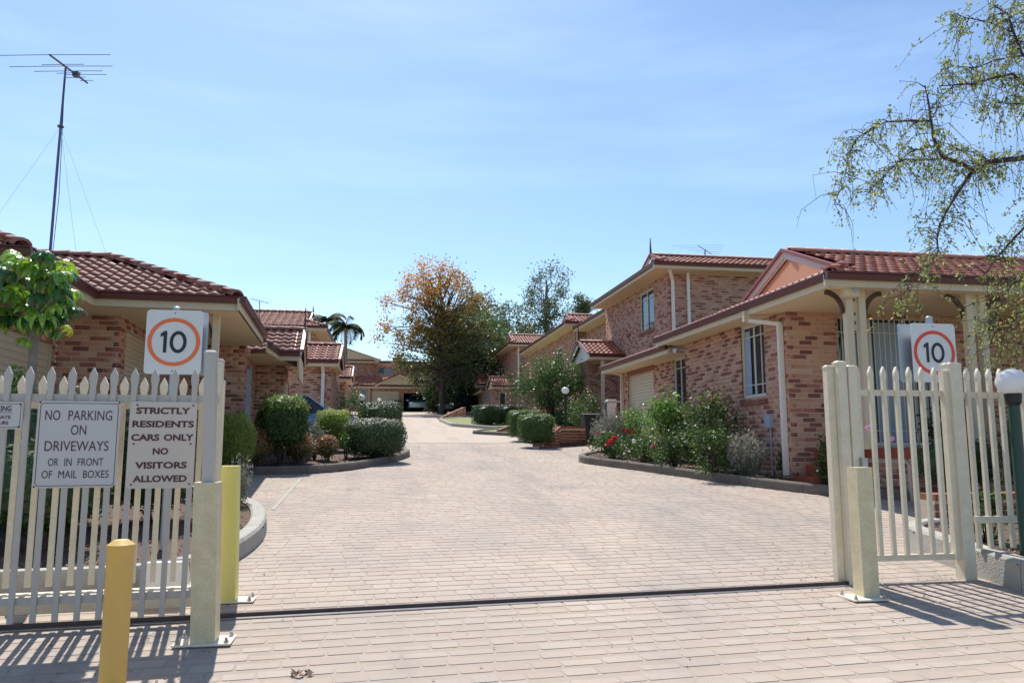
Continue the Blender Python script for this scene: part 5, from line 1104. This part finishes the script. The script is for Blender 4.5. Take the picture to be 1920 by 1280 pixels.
for vi,(mbv,_) in enumerate(uvar):
    for tn in (.15,.45,.75,.92,1.0):
        q=MB(); q.v,q.f,q.t,q.m=mbv.v,mbv.f,[min(1,tn+random.uniform(-.08,.03)) if tn<1 else 1 for _ in mbv.t],mbv.m; me=q.mesh('leaf'); setmats(me,'leaf_umbrella'); umesh[(vi,tn)]=me
mbB=MB(); spots=[(40,480,1),(92,482,1),(120,497,1),(18,505,.9),(70,500,1.1),(8,540,1),(50,525,1),(100,530,1.1),(125,530,.9),(128,560,.9),(112,545,1),(75,560,1),(30,560,1),(0,575,1),(-20,520,1),(-30,560,1),(48,590,1),(80,588,1),(100,590,1),(20,595,.9),(118,580,.8),(60,545,1),(88,515,1),(25,525,1),(-10,490,1),(62,575,1),(5,600,.8),(95,605,.9),(70,605,.9),(50,635,.6),(105,622,.55),(38,545,1),(110,510,.9),(60,490,.9)]
spots+=[(px+random.uniform(-14,14),py+random.uniform(-14,18),sc*.9) for px,py,sc in spots[:29]]
for i,(px,py,sc) in enumerate(spots):
    c=PD(px,py,8.6+random.uniform(-.35,.35)); tn=random.choice([.15,.45,.75,.92,.92]); 
    if (px,py) in ((50,635),(62,575)): tn=.92
    o=bpy.data.objects.new('leaf',umesh[(i%4,tn)]); COL.objects.link(o); o.parent=ut; o.location=tuple(c-ub); o.rotation_euler=(random.gauss(0,.3),random.gauss(0,.3),random.uniform(0,6)); o.scale=(sc*1.15,)*3
    st=PD(64+(px-64)*.25,600-(600-py)*.35,8.6); mbB.tube([st,(st+c)/2+V(0,0,.03),c],[.008,.006,.004],4)
c=PD(133,614,8.4); o=bpy.data.objects.new('leaf',umesh[(1,1.0)]); COL.objects.link(o); o.parent=ut; o.location=tuple(c-ub); o.rotation_euler=(.3,.9,.4); o.scale=(.62,)*3; o['label']='bright yellow dying leaf'
mbB.tube([PD(90,600,8.5),PD(112,610,8.45),c],[.006,.005,.004],4); part('branches',mbB,'bark_pale',ut)
# --- left island
shrub('round_conifer','round light green conifer right of the left gate posts',bedz(PGb(436,888)),(.36,.36,.52),9000,'leaf_conifer',.055,p=2.3,rough=.08,aspect=.25,core=.72,stem=.03)
for px,py,rx,rz,lab in ((478,872,.33,.34,'dark red nandina, leftmost of three beside the round conifer'),(560,866,.29,.29,'reddish green nandina in the middle of three at the island kerb'),(613,862,.22,.24,'small bright red nandina, rightmost of three near the dark clipped shrub')):
    q=(lambda P_,t_: np.clip(t_*.75+.45*np.clip(P_[:,2]/.5,-.4,1)+.12,0,1))
    shrub('nandina',lab,bedz(PGb(px,py)),(rx,rx,rz),2600,'leaf_nandina',.055,p=2.2,group='nandinas on the left island',rough=.16,core=.7,mix=q,stem=.06)
shrub('topiary_shrub','tall bushy shrub with bright clipped top and bare lower stems on the left island',bedz(PGb(527,870)),(.49,.42,.50),7500,'leaf_myrtle',.065,p=3.4,rough=.1,stem=.36,toptone=.5,core=.8,mix=lambda P_,t_: np.where(P_[:,2]>.22,t_*.9+.35,t_*.5-.05))
loose('leafy_shrub','loose dark shrub growing under the tall clipped shrub on the left',bedz(PGb(520,866)+V(0,.25,0)),(.42,.35,.85),1800,'leaf_hedge',.06,clumps=16)
shrub('box_shrub','clipped yellow-green square shrub behind the nandinas',bedz(PGb(617,850)+V(0,1.0,0)),(.42,.35,.48),7500,'leaf_conifer',.05,p=5,rough=.06,aspect=.28,core=.75,stem=.05,toptone=.5)
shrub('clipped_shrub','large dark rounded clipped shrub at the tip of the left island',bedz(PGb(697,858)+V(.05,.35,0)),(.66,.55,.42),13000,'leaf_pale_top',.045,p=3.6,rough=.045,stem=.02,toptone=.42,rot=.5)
loose('grey_shrub','small grey-leaved plant between the tall shrub and the square shrub',bedz(PGb(585,862)+V(0,.5,0)),(.25,.25,.7),900,'leaf_grey',.06,clumps=10); loose('green_shrub','low green plant at the foot of the dark clipped shrub',bedz(PGb(648,858)),(.22,.2,.45),700,'leaf_hedge',.06,clumps=8)
A_,B_=PG(683,817)+V(.1,.5,0),PG(738,801)+V(0,.2,0); 
n_=4
for i in range(n_):
    p=A_+(B_-A_)*(i+.5)/n_; d=B_-A_; L=np.linalg.norm(d[:2])/n_
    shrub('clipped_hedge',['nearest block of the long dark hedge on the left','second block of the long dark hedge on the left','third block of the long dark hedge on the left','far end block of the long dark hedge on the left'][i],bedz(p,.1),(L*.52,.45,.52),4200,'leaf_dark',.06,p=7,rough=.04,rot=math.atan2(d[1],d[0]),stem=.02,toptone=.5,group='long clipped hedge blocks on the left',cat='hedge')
t=loose('rose_bush','rose bush with red blooms beside the left globe lamp',bedz(PD(655,800,26.)[:2]),(.5,.4,1.35),1300,'leaf_rose',.075,clumps=14); b0=ORG[t.name]; flowers(t,[PD(632,773,25.8),PD(637,780,25.7),PD(650,790,25.5),PD(660,786,25.6)],'rose_red',.08)
# --- right rose bed
def rose(label,px,py,r,n,cols,spots,tip=.0,leaf='leaf_rose',off=(0,0,0),size=.06,clumps=18):
    t=loose('rose_bush',label,bedz(PGb(px,py)+V(*off)),r,n,leaf,size,clumps=clumps,tipred=tip,group='roses in the right bed')
    if len(spots):
        Dp=(ORG[t.name]-CC)@FW-r[1]*.9
        for (x,y,m,rr) in spots: flowers(t,[PD(x,y,Dp)],m,rr)
    return t
rose('low yellow-green rose with large red blooms at the tip of the right bed',1150,858,(.48,.42,.55),1500,0,[(1147,826,'rose_red',.08),(1140,832,'rose_red',.06),(1153,820,'rose_red',.07),(1122,812,'rose_red',.04),(1128,838,'rose_pink',.035)],leaf='leaf_rose')
rose('low rose with white bloom in the front of the right bed',1208,864,(.45,.4,.60),1500,0,[(1189,827,'rose_white',.07),(1220,819,'rose_white',.045),(1226,836,'rose_pink',.055),(1170,850,'rose_white',.03),(1180,846,'rose_white',.03)])
rose('rose with paired red blooms near the grey lavender in the right bed',1188,850,(.55,.45,.95),1800,0,[(1177,808,'rose_red',.075),(1190,809,'rose_red',.06),(1170,806,'rose_red',.05)],off=(.2,.5,0),leaf='leaf_bright')
rose('tall fresh green bush in the middle of the right bed',1258,866,(.56,.45,1.25),2900,0,[],leaf='leaf_bright',off=(.15,.6,0),size=.085,clumps=24)
rose('tall rose with orange-red tips in front of the brick wall',1335,882,(.58,.42,1.28),2700,0,[],tip=.55,off=(.1,.35,0),size=.07,clumps=26)
rose('dark leafy rose in the middle front of the right bed',1268,874,(.45,.4,.62),1600,0,[(1264,836,'rose_white',.025)],off=(.0,.1,0)); rose('dense dark rose beside the tall orange-tipped one',1345,890,(.42,.35,.75),2000,0,[(1330,840,'rose_white',.025)],off=(.0,.15,0))
rose('leafy rose between the green bush and the brick wall',1300,872,(.42,.4,1.0),1600,0,[],tip=.3,off=(.35,.9,0))
spiky('lavender','large grey lavender at the near end of the right bed',bedz((6.5,13.1)),.38,.9,700,group='grey lavenders in the right bed'); spiky('lavender','grey-brown lavender by the wheelie bin at the tip of the right bed',bedz(PGb(1150,850)+V(.25,.8,0)),.6,1.15,900,group='grey lavenders in the right bed')
loose('flax_plant','small spiky green plant by the garage downpipe',bedz((6.9,20.6)),(.2,.2,.95),300,'leaf_bright',.12,clumps=6,aspect=.2)
rose('small potted-size rose beside the red steps',1476,893,(.19,.19,.5),520,0,[],clumps=7); rose('slim rose bush left of the right gate posts',1550,908,(.15,.15,.7),600,0,[(1533,882,'rose_white',.02)],clumps=10)
shrub('leafy_shrub','dark shrub in the shade of the verandah behind the right fence',bedz((9.0,8.9),.0),(1.0,.55,.75),5200,'leaf_dark',.06,p=2.5,rough=.12); t=shrub('leafy_shrub','dark shrub with pale pink flowers below the verandah, seen through the gate',bedz((8.2,9.95),.14),(.7,.35,.38),2400,'leaf_dark',.06,p=2.4,rough=.14); flowers(t,[PY(1629,801,9.5),PY(1671,821,9.5)],'pink_pale',.05)
loose('leafy_shrub','bushy green plant standing on the verandah behind the gate',V(9.15,11.2,1.45),(.38,.3,.75),900,'leaf_dark',.07,clumps=12)
loose('leafy_shrub','low pale green shrub at the foot of the right fence panel',bedz((5.62,6.55),.2),(.24,.2,.42),900,'leaf_rose',.05,clumps=12)
# --- right terrace
shrub('clipped_hedge','bright green clipped box hedge, front block on the right kerb',bedz(PGb(1004,832)+V(.1,.35,0)),(.52,.42,.42),6000,'leaf_myrtle',.045,p=7,rough=.045,stem=.01,toptone=.45,rot=-.5,cat='hedge'); shrub('clipped_hedge','bright green clipped box hedge, rear block on the right kerb',bedz(PGb(983,822)+V(.15,.7,0)),(.55,.45,.45),6000,'leaf_myrtle',.045,p=7,rough=.045,stem=.01,toptone=.45,rot=-.5,cat='hedge')
A_,B_=PG(893,802),PG(978,800)
for i in range(2):
    p=A_+(B_-A_)*(i+.5)/2+V(0,.5,0); d=B_-A_; L=np.linalg.norm(d[:2])/2; shrub('clipped_hedge',['left half of the long dark clipped hedge above the right lawn','right half of the long dark clipped hedge above the right lawn'][i],bedz(p,.1),(L*.51,.5,.46),5000,'leaf_dark',.06,p=8,rough=.035,rot=math.atan2(d[1],d[0]),stem=.02,cat='hedge',group='long hedge on the right')
shrub('leafy_shrub','low green shrub behind the globe lamp on the right',bedz(PGb(1068,806)),(.75,.5,.38),3200,'leaf_hedge',.06,p=4,rough=.08)
t=loose('rose_bush','tall straggly rose above the wheelie bin',bedz(PGb(1102,815)),(.8,.6,1.6),1500,'leaf_rose',.08,clumps=18,tipred=.4); loose('rose_bush','straggly rose between the globe lamp and the bin',bedz(PGb(1078,812)),(.6,.5,1.15),1200,'leaf_rose',.07,clumps=14,tipred=.4)
# --- trees
def tree(name,label,base,H,crown,leaf,size,nclump,nleaf,trunk_r,group=None,bark='bark',clump_r=.14,bias=.6,flat=1.,trunk_top=.55,lean=(0,0),aspect=.5,tonef=None,limbs=26,droop=0.,seed=1,multi=1):
    """crown=(cz_low,cz_high fractions of H, rx, ry); clumps of leaf faces held on limbs"""
    base=np.asarray(base,float); t=thing(name,label,'tree',base,group); z0,z1,rx,ry=crown; rs=np.random.default_rng(seed); C=[]
    while len(C)<nclump:
        d=rs.normal(size=3); d/=np.linalg.norm(d); r=rs.uniform(0,1)**(1/(1+3*bias)); p=d*r; zf=(p[2]+1)/2; wob=1+.18*math.sin(3*math.atan2(p[1],p[0])+5*zf+seed)
        C.append(V(p[0]*rx*wob+lean[0]*zf,p[1]*ry*wob+lean[1]*zf,H*(z0+(z1-z0)*zf)))
    C=np.array(C); mb=MB(); tt=H*trunk_top
    for k in range(multi):
        a=k*2.4; o=V(math.cos(a),math.sin(a),0)*(trunk_r*1.6 if multi>1 else 0)
        mb.tube([o*.6-V(0,0,.2),o+V(lean[0]*.1,0,tt*.35),o*1.5+V(lean[0]*.3,lean[1]*.3,tt*.7),o*2+V(lean[0]*.5,lean[1]*.5,tt),V(lean[0]*.8,lean[1]*.8,H*z1*.9)],[trunk_r*1.15,trunk_r,trunk_r*.8,trunk_r*.6,trunk_r*.12],9)
    smooth(part_local('trunk',mb,bark,t)); mb=MB()
    for c in C[:limbs]:
        s=V(lean[0]*.4,lean[1]*.4,max(H*z0*.7,min(tt*rs.uniform(.6,1.25),c[2]*.85))); m_=(s+c)/2+V(0,0,.06*H*rs.uniform(-.3,1)); r0=trunk_r*.32; mb.tube([s,s*.5+m_*.5+rs.normal(size=3)*.02*H,m_,m_*.45+c*.55+rs.normal(size=3)*.015*H,c],[r0,r0*.75,r0*.55,r0*.35,r0*.12],5)
        for _ in range(2): e=c+rs.normal(size=3)*clump_r*np.array([rx,ry,rx]); mb.tube([m_,(m_+e)/2+rs.normal(size=3)*.01*H,e],[r0*.4,r0*.25,r0*.08],4)
    part_local('limbs',mb,bark,t)
    P=np.concatenate([c+rs.normal(size=(nleaf,3))*np.array([rx,ry,rx*flat])*clump_r*rs.uniform(.6,1.25) for c in C]); 
    cl=np.repeat(rs.uniform(-.18,.18,len(C)),nleaf); tone=rng.uniform(.1,.8,len(P))+cl
    if tonef: tone=tonef(P,tone,H)
    me=leaf_mesh('crown',P,size,tone,None,aspect,droop=droop); setmats(me,leaf); link('crown',me,t); return t
def part_local(name,mb,m,parent): me=mb.mesh(name); setmats(me,m); return link(name,me,parent)
# crepe myrtle
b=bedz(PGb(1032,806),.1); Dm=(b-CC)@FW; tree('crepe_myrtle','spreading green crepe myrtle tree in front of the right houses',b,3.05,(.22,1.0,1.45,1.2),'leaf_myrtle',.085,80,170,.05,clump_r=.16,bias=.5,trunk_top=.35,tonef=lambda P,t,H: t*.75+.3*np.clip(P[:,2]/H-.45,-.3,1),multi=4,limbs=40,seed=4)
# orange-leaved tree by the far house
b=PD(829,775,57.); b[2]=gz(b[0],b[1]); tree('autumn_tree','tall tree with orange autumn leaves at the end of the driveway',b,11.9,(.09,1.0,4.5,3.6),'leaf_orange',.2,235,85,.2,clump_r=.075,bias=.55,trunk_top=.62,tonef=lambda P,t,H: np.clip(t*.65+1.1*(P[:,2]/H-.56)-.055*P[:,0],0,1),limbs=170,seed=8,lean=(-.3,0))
b=PD(862,778,62.); b[2]=gz(b[0],b[1]); tree('dark_tree','dense dark green tree behind the orange one',b,8.2,(.12,1.0,3.1,2.6),'leaf_dark',.26,110,150,.25,clump_r=.16,bias=.4,seed=5,limbs=20,tonef=lambda P,t,H: t*.9)
b=PD(905,770,84.); b[2]=gz(b[0],b[1]); tree('dark_tree','green tree rising behind the right houses beside the orange tree',b,10.5,(.15,1.0,5.,4),'leaf_hedge',.34,90,130,.25,clump_r=.16,seed=15,limbs=20)
for px,Dp,top,wd,lab,sd in ((950,92,572,3.6,'small grey-green tree on the skyline left of the tall gum',3),(905,100,553,3.2,'thin gum crown just right of the orange tree',6),(985,98,600,4.6,'dull green bushy tree below the tall gum',9)):
    tp=PD(px,top,Dp); b=V(tp[0],tp[1],gz(tp[0],tp[1])); tree('gum_tree',lab,b,tp[2]-b[2],(.35,1.0,wd,wd*.8),'leaf_gum',.36,46,100,.22,clump_r=.17,bias=.6,seed=sd,limbs=30,group='background trees')
tp=PD(1022,492,100); b=V(tp[0],tp[1],gz(tp[0],tp[1])); tree('gum_tree','tall slender eucalyptus on the skyline behind the right houses',b,tp[2]-b[2],(.46,1.0,3.5,3.0),'leaf_gum',.33,34,130,.3,bark='bark_pale',clump_r=.17,bias=.9,seed=21,limbs=40,trunk_top=.8,lean=(.3,0),group='background trees')
tp=PD(1088,550,96); b=V(tp[0],tp[1],gz(tp[0],tp[1])); tree('gum_tree','small rounded eucalyptus crown right of the tall gum',b,tp[2]-b[2],(.78,1.0,1.3,1.2),'leaf_gum',.34,14,110,.14,bark='bark_pale',clump_r=.3,seed=23,limbs=10,trunk_top=.85,lean=(.5,0),group='background trees')
for px,Dp,H,wd,lab,sd in ((700,82,5.5,3.,'green tree top behind the far house roof',31),(880,66,4.2,1.8,'dark bush in the deep shade beside the far garden wall',32),(822,60.,2.4,1.0,'dark bush at the foot of the orange tree',33)):
    b=PD(px,775,Dp); b[2]=gz(b[0],b[1]); tree('dark_tree',lab,b,H,(.05,1.0,wd,wd),'leaf_dark',.22,40,110,.12,clump_r=.22,seed=sd,limbs=8)
# palms
def palm(label,px,py,Dp,fr,L,seed):
    rs=np.random.default_rng(seed); tp=PD(px,py,Dp); b=V(tp[0],tp[1],gz(tp[0],tp[1])); t=thing('palm_tree',label,'palm',b,'palms behind the left houses'); H=tp[2]-b[2]
    smooth(part_local('trunk',MB().tube([V(0,0,-.2),V(.1,0,H*.5),V(0,0,H)],[.17,.14,.11],9),'bark_pale',t))
    for k in range(fr):
        an=2*math.pi*k/fr+rs.uniform(-.3,.3); el=rs.uniform(-.5,1.15); d=V(math.cos(an),math.sin(an),0); mb=MB(); pts=[]
        for i in range(9):
            f=i/8; a=el-1.9*f*f; pts.append((pts[-1] if pts else V(0,0,H))+ (V(0,0,0) if i==0 else (d*math.cos(a)+V(0,0,math.sin(a)))*L/8))
        mb.tube(pts,[.03]*3+[.02]*3+[.01]*3,4)
        for i in range(1,9):
            for sgn in (-1,1):
                for jj in (0,.25,.5,.75):
                    c=pts[i-1]*(1-jj)+pts[i]*jj; s=V(-d[1],d[0],0)*sgn; e=c+s*.22*L*math.sin(.35+2.5*i/9)+d*.12+V(0,0,-.32*L*.35); mb.quad(c,c+d*.09,e,e-d*.03,t=rs.uniform(0,1))
        part_local('frond',mb,'leaf_palm',t)
    mb=MB()
    for k in range(14): a=k*.45; mb.quad((.1*math.cos(a),.1*math.sin(a),H-.9),(.16*math.cos(a+.3),.16*math.sin(a+.3),H-.9),(.5*math.cos(a),.5*math.sin(a),H-2.2-.3*(k%3)),(.45*math.cos(a-.2),.45*math.sin(a-.2),H-2.3),t=.3)
    if seed==2:
        for i,v in enumerate(mb.v): mb.v[i]=(v[0],v[1],v[2]-2.4)
    part_local('dead_fronds',mb,'bark',t)
palm('palm tree with hanging dead fronds in front of the far house, right of two',648,611,58,17,1.8,2); palm('palm tree peeping over the left roof, left of two',613,598,60,15,1.75,5)
# --- overhanging tree at the right edge
def zc(zx,zy): return 1500+zx*.375,zy*.375
ob_=PD(2075,1000,8.2); ob_=V(ob_[0],ob_[1],gz(ob_[0],ob_[1])+.2); ot=thing('overhanging_tree','fine-leaved tree with drooping twigs leaning in from the right edge','tree',ob_); DT=8.4
lim=[([(1700,1200),(1420,850),(1120,790),(940,810),(865,850)],.05,.035),([(865,850),(800,815),(710,785),(668,690),(655,600),(640,500),(625,430)],.032,.012),([(865,850),(790,960),(740,1040),(700,1120),(685,1190),(692,1260)],.028,.009),([(655,605),(540,605),(430,610),(350,645),(290,690),(240,780),(225,900),(160,1040)],.015,.003),([(705,795),(600,800),(510,800),(430,860),(390,960)],.014,.004),([(670,730),(560,755),(480,820),(400,900),(330,980)],.012,.004),([(1500,700),(1300,560),(1120,420),(1060,370),(950,395),(860,420),(700,430)],.035,.008),([(1120,520),(1040,520),(960,510),(900,560)],.014,.004),([(1400,500),(1250,350),(1110,270),(1060,140),(1040,70),(950,20)],.03,.007),([(1110,280),(980,300),(880,340),(770,330),(700,350)],.014,.004),([(1400,950),(1200,1060),(1080,1180),(1000,1270),(900,1400)],.03,.008),([(1060,160),(940,110),(830,90),(760,60)],.012,.003),([(940,800),(860,760),(780,750),(720,800)],.012,.004),([(1400,1150),(1200,1300),(1050,1430),(980,1580),(930,1640)],.025,.007),([(1300,1400),(1160,1500),(1040,1640),(980,1760)],.02,.006),([(692,1250),(640,1330),(560,1400),(500,1500)],.008,.003),([(1250,200),(1150,60),(1100,-60)],.02,.006)]
mbL=MB(); paths=[]
for i,(pl,r0,r1) in enumerate(lim):
    dd=DT+random.uniform(-.4,.5); pts=[PD(*zc(*q),dd+.15*math.sin(i+k)) for k,q in enumerate(pl)]; n=len(pts); mbL.tube(pts,[.72*(r0+(r1-r0)*k/(n-1)) for k in range(n)],6); paths.append((pts,r0))
tr=[ob_-V(0,0,.2),ob_+V(-.1,0,1.5),PD(*zc(1700,1500),DT),PD(*zc(1600,1100),DT),PD(*zc(1500,700),DT),PD(*zc(1400,480),DT)]; smooth(part('trunk',MB().tube(tr,[.16,.14,.11,.09,.06,.035],10),'bark',ot)); mbL.tube([tr[2],PD(*zc(1400,1150),DT)],[.06,.03],6); part('limbs',mbL,'twig',ot)
mbW=MB(); LP_=[]
for pts,r0 in paths:
    L=sum(np.linalg.norm(pts[i+1]-pts[i]) for i in range(len(pts)-1)); nt=int(L*46)
    for _ in range(nt):
        i=random.randrange(len(pts)-1); f=random.random(); s=pts[i]*(1-f)+pts[i+1]*f
        if i==0 and r0>.03 and f<.5: continue
        d=rng.normal(size=3)*V(.6,.5,.45); d[0]-=.15; ln=random.uniform(.25,.75); a=s+d*.24*ln; b=a+d*.18*ln+rng.normal(size=3)*.06+V(0,0,-.16*ln); c=b+d*.12*ln+rng.normal(size=3)*.06+V(0,0,-.28*ln); mbW.tube([s,a,b,c],[.005,.0038,.0028,.0016],3,cap=False)
        bare=random.random()<.4
        for q in range(3 if bare else 16): g=random.uniform(.2,1); pp=(a*(1-g)+b*g) if random.random()<.5 else (b*(1-g)+c*g); LP_.append(pp+rng.normal(size=3)*.025)
part('twigs',mbW,'twig',ot); LP_=np.array(LP_); me=leaf_mesh('leaves',LP_,.040,rng.uniform(0,1,len(LP_))**1.1,None,.55,droop=.4); setmats(me,'leaf_spring'); tag(link('leaves',me,ot,world=True),kind='stuff')
